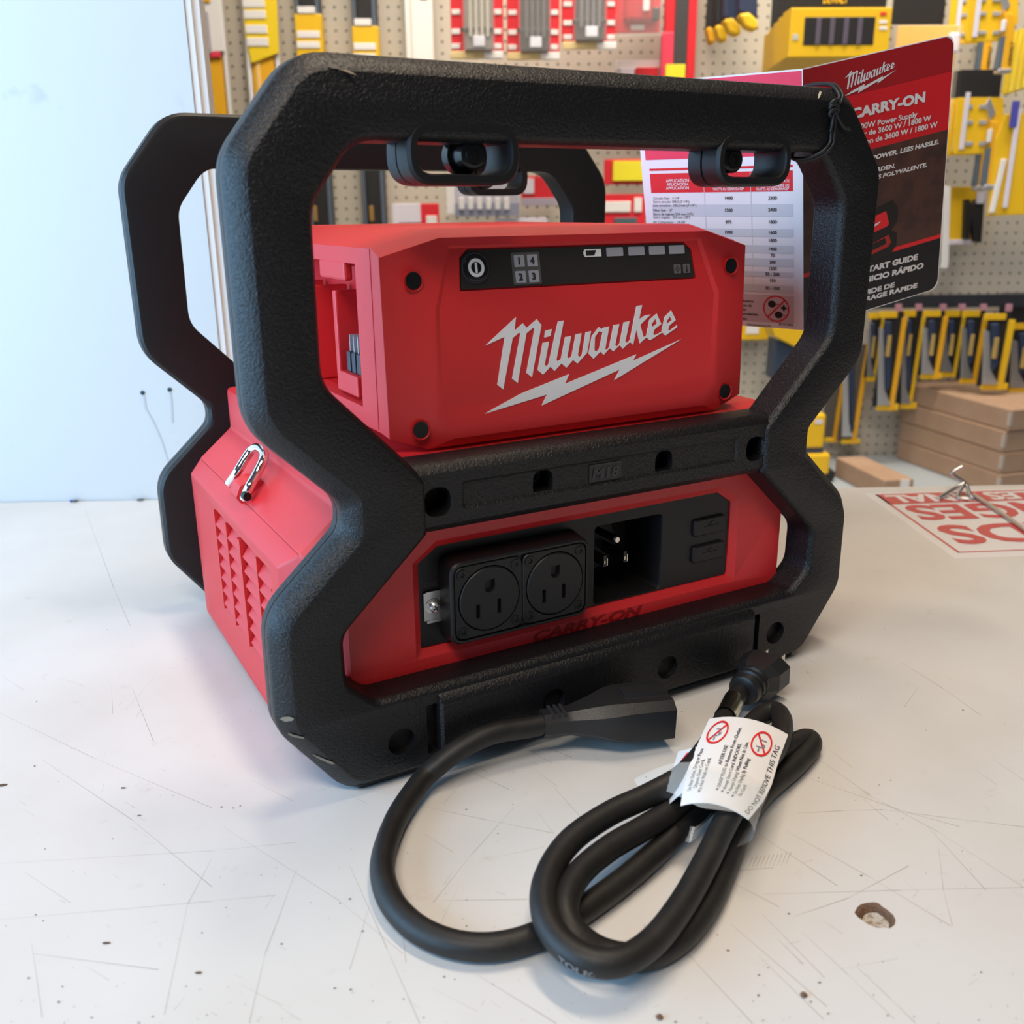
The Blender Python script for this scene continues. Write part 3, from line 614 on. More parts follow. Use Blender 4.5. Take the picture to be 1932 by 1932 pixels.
a = dplate(.0655, .0708, .2690, .2744, .0006, .0003, 'warning_lens', mat('dim_legend', (.12, .11, .11), .45)); b2 = dplate(.0727, .0780, .2690, .2744, .0006, .0003, 'warning_lens', MATS['dim_legend'])
m = M(); c = dpt(.0681, .2717)+e_n*.0004; dia = lambda r: [c+Vector((r*.8*cos(i*pi/2), 0, 0))+e_up*(r*sin(i*pi/2)) for i in range(4)]; m.face(dia(.0022), [dia(.0017)]); m.obox(c-e_up*.0009+Vector((-.0002,0,0)), (.0004,0,0), e_up*.0018, e_n*.0001); m.build('symbol', INK_K, a)
m = M(); c = dpt(.0753, .2717)+e_n*.0004; m.obox(c-e_up*.0010+Vector((-.0004,0,0)), (.0008,0,0), e_up*.0028, e_n*.0001); m.add([c-e_up*.0014+Vector((.0009*cos(i*.785),0,0))+e_up*(.0009*sin(i*.785))+e_n*.0001 for i in range(8)], [tuple(range(8))]); m.build('symbol', INK_K, b2)
# script lettering on the front: outlines in pixels of the photograph on the front plane
Z8 = lambda pts: [(880+x/4.6, 560+y/4.6) for x, y in pts]
SCRIPT = [
 [(168,422),(430,178),(418,298),(490,230),(525,270),(612,194),(652,246),(570,698),(522,660),(592,282),(580,268),(522,316),(446,748),(398,712),(470,322),(458,310),(402,358),(320,804),(270,764),(334,346)],
 [(686,294),(742,280),(730,340),(678,354)],
 [(664,400),(718,388),(680,590),(694,602),(712,590),(796,214),(846,206),(782,548),(796,562),(822,540),(858,350),(910,340),(876,520),(892,538),(914,518),(950,326),(1000,316),(968,508),(984,524),(1004,504),(1036,308),(1082,298),(1048,486),(964,580),(926,548),(868,616),(826,578),(766,644),(730,606),(666,676),(620,636)],
 [(1090,342),(1150,264),(1176,282),(1192,268),(1240,258),(1206,452),(1220,462),(1240,440),(1278,246),(1328,236),(1292,420),(1308,432),(1330,410),(1366,222),(1416,212),(1380,388),(1398,400),(1420,376),(1478,80),(1526,72),(1500,196),(1556,160),(1600,154),(1510,244),(1538,348),(1562,340),(1590,200),(1652,146),(1692,236),(1632,284),(1622,326),(1638,332),(1694,306),(1720,178),(1778,118),(1818,202),(1762,250),(1752,286),(1764,294),(1830,246),(1828,266),(1728,336),(1700,310),(1594,378),(1562,352),(1506,404),(1476,284),(1448,416),(1420,392),(1358,450),(1330,420),(1276,474),(1244,446),(1192,504),(1164,476),(1104,538),(1062,494)],
 [(152,1018),(702,848),(654,944),(1334,630),(1286,722),(1862,370),(1446,556),(1476,500),(856,756),(892,672),(480,838)]]
SHOLES = {3: [[(1116,352),(1150,300),(1184,308),(1152,456),(1128,478),(1112,462)], [(1608,240),(1640,190),(1656,232),(1618,262)], [(1738,214),(1768,168),(1784,204),(1744,234)]]}
SCRIPT[4] = [(152,1018),(480,838),(892,672),(856,756),(1476,500),(1446,556),(1862,370),(1286,722),(1334,630),(654,944),(702,848)]
m = M(); ysc = .0300
for i, poly in enumerate(SCRIPT):
    P = [LY(x, y, ysc) for x, y in Z8(poly)]; H = [[LY(x, y, ysc) for x, y in Z8(h)] for h in SHOLES.get(i, [])]
    bk = lambda l: [p+Vector((0, .0006, 0)) for p in l]
    m.face(P, H); m.loft([P, bk(P)])
    for h in H: m.loft([h, bk(h)])
sl = m.build('script_lettering', WHITE_INK, up)
LOGO2D = [[(LY(x, y, ysc).x, LY(x, y, ysc).z) for x, y in Z8(poly)] for poly in SCRIPT]; LOGOH = {i: [[(LY(x, y, ysc).x, LY(x, y, ysc).z) for x, y in Z8(h)] for h in hs] for i, hs in SHOLES.items()}

# ------------------------------------------------------------------ the folded guide tied to the frame
def Lw(p): return RT @ Vector(p) + Vector((0, 0, ZS))
H1, H2 = Vector((.177, .050, .3923)), Vector((.2175, .0695, .2208))
gL, gR = Vector((-.0510, .1124, .0012)), Vector((.1181, -.0200, .0254))
guide = thing('quick_start_guide', 'folded red and white guide card hanging behind the right of the black frame', 'guide', Lw(H2))
GO = Lw(H2)
def page(nm, w, mats, nseg=1, r=.008, outer_round=True):
    h = H1-H2; hn = h.normalized(); wn = (w - hn*w.dot(hn)); wd = wn.length; wn = wn.normalized(); n = wn.cross(hn).normalized()
    if n.dot(CO-H2) < 0: n = -n
    poly = fillet([(0, 0), (wd, 0), (wd, h.length), (0, h.length)], [.0003, r, r, .0003], 5)
    P = lambda u, v, l=0: RT @ (H2 + wn*u + hn*v + n*l) + Vector((0, 0, ZS)) - GO
    return P, wd, h.length, poly
P, gw, gh, poly = page('cover', gR, None)
PSHT = mat('glossy_cover_paper', (.80, .80, .80), .3)
def sheet(P, poly, nm, mt, par): m = M(); m.loft([[P(u, v, .0001) for u, v in poly], [P(u, v, -.0003) for u, v in poly]], True, True); return m.build(nm, mt, par)
cov = sheet(P, poly, 'cover_page', PSHT, guide)
def region(P, u0, u1, v0, v1, mt, par, nm, lift=.0002, r=0.0):
    m = M(); l = rrect(u0, u1, v0, v1, r, 4) if r else [(u0, v0), (u1, v0), (u1, v1), (u0, v1)]; m.face([P(u, v, lift) for u, v in l]); return m.build(nm, mt, par)
def clipped(P, v0, v1, e=.0006, r=.008):
    out = []; W_, H_ = gw-e, gh-e
    out += [(0, v0)]
    if v0 < r: out += [(W_-r+r*sin(a), e+r-r*cos(a)) for a in [i*pi/12 for i in range(0, 7)]]; out[0] = (0, e)
    else: out += [(W_, v0)]
    if v1 > gh-r: out += [(W_-r+r*cos(a), H_-r+r*sin(a)) for a in [i*pi/12 for i in range(0, 7)]] + [(0, H_)]
    else: out += [(W_, v1), (0, v1)]
    return out
def creg(v0, v1, mt, nm, lift=.0002): m = M(); m.face([P(u, v, lift) for u, v in clipped(P, v0, v1)]); return m.build(nm, mt, cov)
vy = lambda y: gh*(1-y)                                       # fraction from the top of the page
def cfv(px, py):
    h = H1-H2; hn = h.normalized(); wn = (gR-hn*gR.dot(hn)).normalized(); return (LPL(px, py, H2, wn.cross(hn))-H2).dot(hn)
va, vb, vc = cfv(1791, 136), cfv(1785, 245), cfv(1778, 441)
creg(va, gh, INK_DR, 'dark_red_band'); creg(vb, va, mat('cover_red', (.62, .015, .022), .35), 'red_band')
PHOTO = mat('dim_wood_print', (.085, .035, .026), .45, var=(60, (.028, .016, .016), .4, .75))
creg(vc, vb, PHOTO, 'photo_print'); creg(vc-.0026, vc+.0004, INK_R, 'red_line', .0003); creg(0, vc-.0026, mat('cover_black', (.008, .007, .009), .4), 'black_band')
E1, E2 = (P(1, 0)-P(0, 0)), (P(0, 1)-P(0, 0))
def ptext(t, u, v, size, mt, bold=.03, shear=.0, align='LEFT', width=None, par=cov, PP=None, lift=.0004):
    q = PP or P; m = M(); m.text(t, q(u, v, 0), q(1, 0)-q(0, 0), q(0, 1)-q(0, 0), size, bold=bold, shear=shear, align=align, width=width, lift=lift); return m
GW = mat('cover_white_ink', (.72, .70, .72), .45)
def cfrac(px, py):
    h = H1-H2; hn = h.normalized(); wn = (gR-hn*gR.dot(hn)).normalized(); n = wn.cross(hn); p = LPL(px, py, H2, n)-H2; return p.dot(wn), p.dot(hn)
def gwid(t, bold, shear): vs, _ = glyphs(t, 0.0, shear, 'LEFT'); return max(v[0] for v in vs)-min(v[0] for v in vs)
lx0, lx1 = min(p[0] for l in LOGO2D for p in l), max(p[0] for l in LOGO2D for p in l); lz0 = min(p[1] for l in LOGO2D for p in l)
ca, cb = cfrac(1590, 183), cfrac(1690, 126); k = (cb[0]-ca[0])/(lx1-lx0)
Q = lambda l: [P(ca[0]+(x-lx0)*k, ca[1]+(z-lz0)*k*.95, .0005) for x, z in l]
m = M()
for i, poly_ in enumerate(LOGO2D): m.face(Q(poly_), [Q(h) for h in LOGOH.get(i, [])])
m.build('script_lettering', GW, cov)
for full, vis, pl_, pr_, capx, bold, shear in [('CARRY-ON', 'ARRY-ON', (1624,220), (1745,191), 17, .05, 0), ('M18 3600W/1800W Power Supply', '0W Power Supply', (1629,242), (1729,220), 9.5, .03, 0), ('Fuente de poder de 3600 W / 1800 W', 'de 3600 W / 1800 W', (1638,255), (1755,227), 9.5, .03, 0), ('Alimentation de 3600 W / 1800 W', 'n de 3600 W / 1800 W', (1640,270), (1767,239), 9.5, .03, 0),
        ('MORE POWER. LESS HASSLE.', 'OWER. LESS HASSLE.', (1652,300), (1770,271), 8, .04, .12), ('LESS BURDEN.', 'DEN.', (1661,322), (1688,316), 7.5, .04, .12), ('PLUS POLYVALENTE.', 'POLYVALENTE.', (1665,335), (1748,314), 7.5, .04, .12),
        ('START GUIDE', 'ART GUIDE', (1645,511), (1730,489), 11, .05, .06), ('DE INICIO RÁPIDO', 'ICIO RÁPIDO', (1643,530), (1741,505), 11, .05, .06), ('GUIDE DE', 'DE DE', (1642,553), (1686,541), 9.5, .05, .06), ('DEMARRAGE RAPIDE', 'AGE RAPIDE', (1640,566), (1729,542), 9.5, .05, .06)]:
    ul, vl = cfrac(*pl_); ur, vr = cfrac(*pr_); sx = (ur-ul)/gwid(vis, bold, shear); size = capx*.000372/.72; m = M()
    d = Vector((ur-ul, vr-vl)).normalized(); e1_ = (P(1, 0)-P(0, 0)).normalized()*d.x + (P(0, 1)-P(0, 0)).normalized()*d.y
    m.text(full, P(ur, vr, 0), e1_, P(0, 1)-P(0, 0), size, bold=bold, shear=shear, align='RIGHT', width=gwid(full, bold, shear)*sx, lift=.0005); m.build('lettering', GW, cov)
# small printed picture of the tool on the cover
m = M(); B0 = lambda u, v: P(gw*u, vy(v), .0004); T = lambda pts, mt, nm, l: (lambda q: (q.face([P(gw*u, vy(v), l) for u, v in pts]), q.build(nm, mt, cov)))(M())
T([(.40,.59),(.62,.565),(.66,.60),(.66,.655),(.615,.685),(.665,.705),(.66,.755),(.62,.785),(.36,.80),(.36,.60)], mat('print_black', (.012,.010,.010), .45), 'tool_print', .0004)
T([(.38,.62),(.575,.60),(.60,.655),(.585,.665),(.38,.685)], INK_R, 'tool_print', .0005); T([(.38,.735),(.60,.70),(.62,.735),(.60,.75),(.38,.775)], mat('print_red', (.40,.02,.02), .45), 'tool_print', .0005); T([(.40,.73),(.575,.71),(.585,.735),(.40,.755)], MATS['print_black'], 'tool_print', .0006)
T([(.44,.650),(.54,.635),(.52,.645),(.45,.66)], GW, 'tool_print', .0006)
# inside page
P2, gw2, gh2, poly2 = page('inside', gL, None)
ins = sheet(P2, poly2, 'inside_page', mat('inside_paper', (.84, .80, .82), .5), guide)
v2 = lambda y: gh2*(1-y)
m = M(); m.face([P2(u, v, .0003) for u, v in [(.0006, v2(.006)), (gw2-.004, v2(.006)), (gw2-.004, v2(.30)), (.0006, v2(.30))]]); m.build('pink_header', MAG, ins)
rows = [.385, .48, .575, .665, .74, .79, .832, .872, .905, .935, .965]
def reg2(u0, u1, y0, y1, mt, nm, l=.0003): m = M(); m.face([P2(u, v, l) for u, v in [(u0, v2(y1)), (u1, v2(y1)), (u1, v2(y0)), (u0, v2(y0))]]); return m.build(nm, mt, ins)
# page fractions read off the photograph through the page's own frame
def frac(px, py):
    h = H1-H2; hn = h.normalized(); wn = (gL-hn*gL.dot(hn)).normalized(); n = wn.cross(hn); p = LPL(px, py, H2, n); q = p-H2; return q.dot(wn), q.dot(hn)
u_r, _ = frac(1497, 450); u_l, _ = frac(1232, 400); u_a, _ = frac(1331, 400); u_b, _ = frac(1418, 400)
vv = lambda y: 1 - frac(1460, y)[1]/gh2
reg2(u_r, u_l, .335, vv(316), INK_R, 'red_banner'); reg2(u_r, u_l, vv(322), vv(361), INK_R, 'red_banner')
ys = [361, 385, 408, 432, 447, 463, 478, 488, 503, 513, 523, 538, 552]
for i, (a_, b_) in enumerate(zip(ys, ys[1:])):
    if i % 2: reg2(u_r, u_l, vv(a_), vv(b_), INK_LG, 'table_row')
reg2(u_r, u_l, vv(557), vv(608), mat('pink_grey_ink', (.62, .50, .54), .6), 'table_row')
for u in (u_a, u_b): reg2(u-.0002, u+.0002, vv(322), vv(552), INK_LG, 'table_rule', .0004)
e1, e2 = P2(0, 0)-P2(1, 0), P2(0, 1)-P2(0, 0)
m = M()
for t, y in zip(['2300', '2400', '1800', '1600', '1800', '1400', '70', '300', '1200', '50 - 200', '150', '50 - 750'], [376, 398, 421, 441, 456, 472, 484, 497, 509, 519.5, 531.5, 546]):
    u, v = frac(1458, y); m.text(t, P2(u, v, 0), e1, e2, .0032, bold=.02, align='CENTER', lift=.0006)
for t, y in zip(['1400', '1500', '875', '1000', '1000'], [376, 399, 421, 440, 456]):
    u, v = frac(1375, y); m.text(t, P2(u, v, 0), e1, e2, .0032, bold=.02, align='CENTER', lift=.0006)
for t, y in zip(['Circular Saw - 7-1/4"', 'Sierra circular 184,2 (7-1/4")', 'Scie circulaire : 184,2 mm (7-1/4")', 'Miter Saw - 10"', 'Sierra de ingletes 254 mm (10")', 'Scie à onglets : 254 mm (10")', 'Air Compressor - 1/4 HP', 'Compresor de aire - 1/4 HP', 'Compresseur d\'air - 1/4 HP'], [376, 382.5, 389.5, 398.5, 405.5, 411.5, 420.5, 426.5, 431]):
    u, v = frac(1233, y); m.text(t, P2(u, v, 0), e1, e2, .0026, bold=.0, align='LEFT', lift=.0006)
for t, y in zip(['Running', 'uso de', 'les', 'simultanées.', 'pas'], [569, 577, 585, 593, 602]):
    u, v = frac(1402, y); m.text(t, P2(u, v, 0), e1, e2, .0026, bold=.02, align='LEFT', lift=.0006)
u, v = frac(1410, 613); m.text('milwaukeetool.com', P2(u, v, 0), e1, e2, .0024, bold=.01, lift=.0006); u, v = frac(1497, 615); m.text('58-22-2846', P2(u, v, 0), e1, e2, .0024, bold=.01, align='RIGHT', lift=.0006)
m.build('lettering', INK_K, ins, kind='stuff')
m = M()
for t, y in zip(['APPLICATION', 'APLICACIÓN', 'APPLICATION'], [343, 350, 357]):
    u, v = frac(1279, y); m.text(t, P2(u, v, 0), e1, e2, .0030, bold=.02, align='CENTER', lift=.0006)
for xx in (1375, 1458):
    for t, y in zip(['ESTIMATED NUMBER OF WATTS', 'ESTIMÉ DU NOMBRE DE', 'WATTS AU DÉMARRAGE*'], [344, 352, 358.5]):
        u, v = frac(xx, y); m.text(t, P2(u, v, 0), e1, e2, .0026, bold=.02, align='CENTER', lift=.0006, width=.024)
m.build('lettering', mat('inside_white_ink', (.8,.74,.76), .5), ins, kind='stuff')
u, v = frac(1465, 582); rr = abs(frac(1490, 582)[0]-u)
m = M(); cc = lambda r: [P2(u+r*cos(i*pi/16), v+r*sin(i*pi/16), .0006) for i in range(32)]; m.face(cc(rr), [cc(rr*.9)])
e1n, e2n = e1.normalized(), e2.normalized(); cP = P2(u, v, .0006); dg = (e1n+e2n).normalized(); dq = (e1n-e2n).normalized(); m.add([cP-dg*rr*.95-dq*rr*.05, cP-dg*rr*.95+dq*rr*.05, cP+dg*rr*.95+dq*rr*.05, cP+dg*rr*.95-dq*rr*.05], [(0,1,2,3)]); m.build('prohibition_sign', INK_R, ins)
m = M()
for (a_, b_) in ((-.32, .34), (.18, -.46)):
    c = cP+e1n*rr*a_+e2n*rr*b_; m.add([c+e1n*(rr*.30*cos(i*pi/6))+e2n*(rr*.26*sin(i*pi/6)) for i in range(12)], [tuple(range(12))]); m.add([c+e1n*rr*.2-e2n*rr*.02, c+e1n*rr*.52-e2n*rr*.02, c+e1n*rr*.52+e2n*rr*.03, c+e1n*rr*.2+e2n*rr*.03], [(0,1,2,3)])
c = cP+e1n*rr*.58+e2n*rr*.08
for (a_, b_) in ((.22, .07), (.07, .22)): m.add([c+e1n*rr*sx*a_+e2n*rr*sz*b_ for sx, sz in ((-1,-1),(1,-1),(1,1),(-1,1))], [(0,1,2,3)])
m.build('plug_symbols', INK_K, ins)
# the string that ties the card to the frame
st = thing('elastic_string', 'thin black elastic string knotted round the right end of the top bar', 'string', Lw((.150, 0, .34)))
SO = Lw((.150, 0, .34))
def sp_(l): return [Lw(p)-SO for p in l]
def F(px, py, y): return LY(px, py, y)
m = M(); loop = [F(1578,198,-.0022), F(1583,182,-.0005), F(1576,168,.006), F(1566,160,.0135), F(1548,159,.022), F(1530,160,.030), F(1519,163,.036), F(1508,172,.040)]
m.tube(sp_(loop), .0011, 8); loopb = [p+Vector((.0026, -.0003, .0004)) for p in loop]; m.tube(sp_(loopb), .0011, 8)
dn = [F(1572,205,-.0016), F(1568,250,-.0012), F(1566,268,-.0012), F(1556,282,-.001), F(1540,292,.002), F(1520,299,.006), F(1496,299,.012), F(1488,292,.022)]
m.tube(sp_(dn), .0011, 8); m.tube(sp_([p+Vector((.0024, -.0004, -.0008)) for p in dn]), .0011, 8); m.build('loop', STR, st, smooth=50)
m = M(); kc = F(1574, 204, -.0028); tor = lambda c, R_, tilt: [c+Vector((R_*cos(a), -.6*R_*sin(a)*.4, R_*.55*sin(a)+tilt*R_*cos(a))) for a in [i*2*pi/10 for i in range(11)]]
for dz, t in ((.0025, .2), (0, -.1), (-.0022, .25)): m.tube(sp_(tor(kc+Vector((0, 0, dz)), .0034, t)), .0011, 8)
m.build('knot', STR, st, smooth=50)
m = M(); m.tube(sp_([kc, F(1571, 230, -.0024), F(1567, 249, -.0024)]), .0010, 8); m.tube(sp_([kc, F(1581, 222, -.0026), F(1592, 240, -.0022), F(1603, 244, -.0024)]), .0010, 8); m.build('string_end', STR, st, smooth=50)

# ------------------------------------------------------------------ the coiled cord
CRD = thing('extension_cord', 'black rubber extension cord coiled and taped with a white warning tag', 'cord', WZ(1130, 1650, 0))
CW = WZ(1130, 1650, 0); RC = .0062
def C_(x, y, z): return WZ(x, y, max(z, .0068))-CW
path = [(1046,1362,.0215),(1000,1372,.0220),(965,1377,.0230),(930,1384,.0238),(895,1398,.0226),(860,1418,.0192),(825,1445,.0138),(795,1474,.0090),(748,1545,.0063),(722,1625,.0063),(733,1690,.0063),(774,1742,.0063),(835,1775,.0063),(905,1787,.0063),(975,1778,.0063),(1045,1750,.0063),(1115,1706,.0063),(1190,1650,.0066),(1262,1585,.0085),(1330,1520,.013),(1410,1456,.0165),
        (1480,1412,.012),(1522,1394,.0075),(1530,1408,.0066),(1500,1444,.0066),(1440,1496,.0085),(1400,1555,.0088),(1372,1625,.0070),(1335,1705,.0064),(1285,1768,.0064),(1215,1805,.0066),(1140,1798,.0085),(1084,1760,.0150),(1066,1712,.0190),(1090,1652,.0200),(1150,1600,.0200),(1215,1562,.0190),(1280,1520,.0180),(1345,1460,.0185),
        (1398,1392,.0160),(1432,1354,.0150),(1462,1342,.0165),(1476,1362,.0185),(1468,1404,.0215),(1434,1450,.0260),(1398,1500,.0265),(1364,1560,.0225),(1330,1630,.0195),(1286,1708,.0175),(1232,1776,.0170),(1170,1814,.0180),(1105,1810,.0190),(1052,1772,.0200),(1026,1715,.0215),(1034,1650,.0230),(1078,1585,.0245),(1150,1535,.0255),(1225,1500,.0265),(1290,1462,.0290),(1335,1410,.0280),
        (1366,1358,.0215),(1382,1325,.0170),(1400,1300,.0150)]
m = M(); m.tube([C_(*p) for p in path], RC, 16, sub=8); cable = m.build('cable', RUB, CRD, smooth=60)
m = M()
m.build('x', RUB, CRD) if False else None
# print along the outer edge of the top coil
seg = catmull([C_(x, y, z) for x, y, z in path[[p_[0] for p_ in path].index(1170):[p_[0] for p_ in path].index(1026)+1]], 12)[::-1]; camd = (WO-CW).normalized(); acc = [0.0]
for a_, b_ in zip(seg, seg[1:]): acc.append(acc[-1]+(b_-a_).length)
def on_cord(d, ang):
    k = max(1, next((i for i, q_ in enumerate(acc) if q_ >= d), len(acc)-1)); f = (d-acc[k-1])/max(1e-9, acc[k]-acc[k-1]); p_ = seg[k-1].lerp(seg[k], f); t = (seg[k]-seg[k-1]).normalized()
    u = (camd-t*camd.dot(t)).normalized(); w = u.cross(t); return p_ + (u*cos(ang)+w*sin(ang))*(RC+.0003)
vs, fs = glyphs('TOUGH', .02, 0, 'LEFT'); m = M(); m.add([on_cord(acc[-1]*.52+v[0]*.0046, -1.12+v[1]*.0046/RC) for v in vs], fs); m.build('lettering', mat('grey_cord_print', (.16, .16, .17), .6), CRD)
# female connector at the loose end
a0, a1 = WZ(1022, 1365, .0218), WZ(1258, 1336, .0190); ax = (a1-a0); AL = ax.length; ax.normalize(); az = Vector((0, 0, 1)); az = (az-ax*az.dot(ax)).normalized(); ay = az.cross(ax)
def sect(d, w, h, k, dz=0): # octagon-ish section
    pts = [(-w, -h*k), (-w*k, -h), (w*k, -h), (w, -h*k), (w, h*k), (w*k, h), (-w*k, h), (-w, h*k)]
    return [a0 - CW + ax*d + ay*a + az*(b+dz) for a, b in pts]
m = M(); L_ = AL
m.loft([sect(0, .0074, .0074, .5), sect(.10*L_, .0076, .0076, .5), sect(.17*L_, .0078, .0078, .5), sect(.22*L_, .0082, .0080, .5), sect(.40*L_, .0140, .0105, .55, .0005), sect(.52*L_, .0176, .0126, .62, .0006), sect(.60*L_, .0184, .0132, .68, .0004), sect(.97*L_, .0186, .0134, .70, -.0004), sect(.975*L_, .0176, .0124, .70, -.0004)], True, True)
con = m.build('connector_body', RUB_GL, CRD, smooth=24)
m = M(); m.loft([sect(.62*L_, .0060, .0146, .75, .0002), sect(.64*L_, .0066, .0152, .75, .0002), sect(.965*L_, .0068, .0154, .75, -.0004)], True, True); m.build('keyway_rib', RUB_GL, con, smooth=24)
for i, d in enumerate((.055, .10, .145)):
    m = M(); m.obox(a0-CW+ax*(d*L_)-ay*.0060-az*.0, ax*.0018, ay*.0120, az*.0083); m.build('strain_groove', INK_K, con)
# plug at the taped end
b0, b1 = WZ(1388, 1318, .0160), WZ(1444, 1262, .0185); bx = (b1-b0).normalized(); bz = (Vector((0, 0, 1))-bx*bx.z).normalized(); by = bz.cross(bx)
def bp_(d, a, b): return b0-CW+bx*d+by*a+bz*b
m = M(); m.lathe(bp_(.010, 0, 0), bx, [(0, .0078), (.001, .0100), (.005, .0108), (.006, .0092), (.008, .0092), (.009, .0108), (.011, .0108), (.012, .0092), (.014, .0092), (.015, .0106), (.017, .0108), (.018, .0095)], 20); m.build('strain_relief', RUB_GL, CRD, smooth=30)
def bsec(d, w, t, bt, sh=0): return [bp_(d, a+sh, b) for a, b in [(-w*.6, -bt), (w*.6, -bt), (w, -bt*.4), (w, t*.5), (w*.55, t), (-w*.55, t), (-w, t*.5), (-w, -bt*.4)]]
m = M(); m.loft([bsec(.026, .0100, .0095, .0120), bsec(.033, .0150, .0110, .0150), bsec(.046, .0165, .0115, .0155), bsec(.048, .0155, .0105, .0145)], True, True); plg = m.build('plug_body', RUB_GL, CRD, smooth=20)
m = M()
for a_, b_ in ((-.006, .003), (.006, .003)): m.obox(bp_(.047, a_-.0007, b_-.003), bx*.014, by*.0014, bz*.006)
m.build('plug_blade', BRASS, plg)
# foil band, loops end chips
m = M(); fp = [C_(1368,1354,.0222), C_(1376,1338,.0188), C_(1384,1322,.0168)]; m.tube(fp, RC+.0004, 16, sub=4, cap=False); m.build('foil_band', HOLO, CRD, smooth=50)
# warning tag
tg = [((1338,1356),(1487,1386)), ((1318,1400),(1470,1432)), ((1300,1445),(1456,1480)), ((1288,1492),(1440,1512)), ((1284,1520),(1412,1546))]
tz = [.0345, .0352, .0350, .0340, .0325]
def tagp(s, t, l=0):                                          # s across, t down the tag
    k = min(int(t*4), 3); f = t*4-k
    A = WZ(*tg[k][0], tz[k]).lerp(WZ(*tg[k+1][0], tz[k+1]), f); B = WZ(*tg[k][1], tz[k]-.006).lerp(WZ(*tg[k+1][1], tz[k+1]-.006), f)
    p = A.lerp(B, s); bow = .0050*(1-(2*s-1)**2); return p + Vector((0, 0, bow+l)) - CW
def tagsheet(ss, ts, l, mt, nm):
    m = M(); top = [[tagp(s, t, l) for s in ss] for t in ts]; bot = [[tagp(s, t, l-.0004) for s in ss] for t in ts]
    m.loft(top, closed=False); m.loft(bot, closed=False)
    ring = lambda g: g[0]+[r[-1] for r in g[1:]]+g[-1][::-1][1:]+[r[0] for r in g[::-1][1:-1]]
    m.loft([ring(top), ring(bot)]); return m.build(nm, mt, CRD, smooth=40)
lin = lambda a, b, n: [a+(b-a)*i/(n-1) for i in range(n)]
tagsheet(lin(0, 1, 13), lin(0, 1, 9), 0, PAPER, 'warning_tag')
m = M(); m.loft([[tagp(0, t, -.0001) for t in lin(.30, .78, 6)], [tagp(0, t, -.0003)+C_(1262+10*t, 1440+40*t, .018)-C_(1300, 1445, .030) for t in lin(.30, .78, 6)]], closed=False)
m.build('folded_tag_end', PAPER, CRD)
def tmap(m, body, s0, t0, du, size_s, size_t, bold=.0, shear=0):   # text running up the tag (towards smaller t)
    vs, fs = glyphs(body, bold, shear, 'LEFT')
    if vs: m.add([tagp(s0+v[1]*-size_s*-1, t0-v[0]*size_t, .0003) for v in vs], fs)
m = M(); st_ = .0185*4.5
for body, s0, t0, k in [('AFTER USE', .385, .50, 1), ('GRASP PLUG to Remove From Outlet.', .46, .76, .98), ('Always Store Cord INDOORS.', .535, .78, .98), ('Always Unplug When Not In Use.', .61, .79, .98), ('Do Not Unplug By Pulling', .685, .81, .98), ('On Cord.', .755, .82, .98), ('Do Not Drive, Drag or Place', .10, .78, .9), ('Objects Over Cord.', .17, .76, .9), ('Do Not Walk on Cord.', .24, .80, .9)]:
    vs, fs = glyphs(body, .012, 0, 'LEFT'); m.add([tagp(s0-v[1]*.062, t0-v[0]*.0415*k, .0003) for v in vs], fs)
vs, fs = glyphs('DO NOT REMOVE THIS TAG', .0, 0, 'LEFT'); m.add([tagp(.965-v[1]*.085, .965-v[0]*.0640, .0003) for v in vs], fs)
for s0, t0 in ((.435, .79), (.51, .81), (.585, .82), (.66, .84), (.215, .82)): m.add([tagp(s0+.016*cos(i*.785), t0+.016*sin(i*.785), .0003) for i in range(8)], [tuple(range(8))])
m.build('tag_lettering', INK_K, CRD)
for k, (s0, t0) in enumerate(((.19, .170), (.755, .205))):
    m = M(); cc = lambda r: [tagp(s0+r*cos(i*pi/14)*1.0, t0+r*.98*sin(i*pi/14), .0004) for i in range(28)]; m.face(cc(.125), [cc(.105)])
    d = .7; q = 1 if k == 0 else -1
    m.add([tagp(s0-.085, t0+q*.075, .0004), tagp(s0-.070, t0+q*.088, .0004), tagp(s0+.085, t0-q*.075, .0004), tagp(s0+.070, t0-q*.088, .0004)], [(0,1,2,3)]); m.build('prohibition_sign', INK_R, CRD)
    m = M()
    for (a_, b_, c_, d_) in ((-.05,.03,.02,.04),(.02,.0,.05,.03),(-.03,-.04,.05,-.03),(-.02,.05,.0,.08)): m.add([tagp(s0+a_, t0+b_, .00035), tagp(s0+c_, t0+b_, .00035), tagp(s0+c_, t0+d_, .00035), tagp(s0+a_, t0+d_, .00035)], [(0,1,2,3)])
    m.build('tag_symbol', INK_GY, CRD)
m = M(); m.add([C_(1296,1420,.030), C_(1312,1418,.031), C_(1300,1436,.031), C_(1282,1438,.029)], [(0,1,2,3)]); m.build('red_tag_mark', INK_R, CRD)
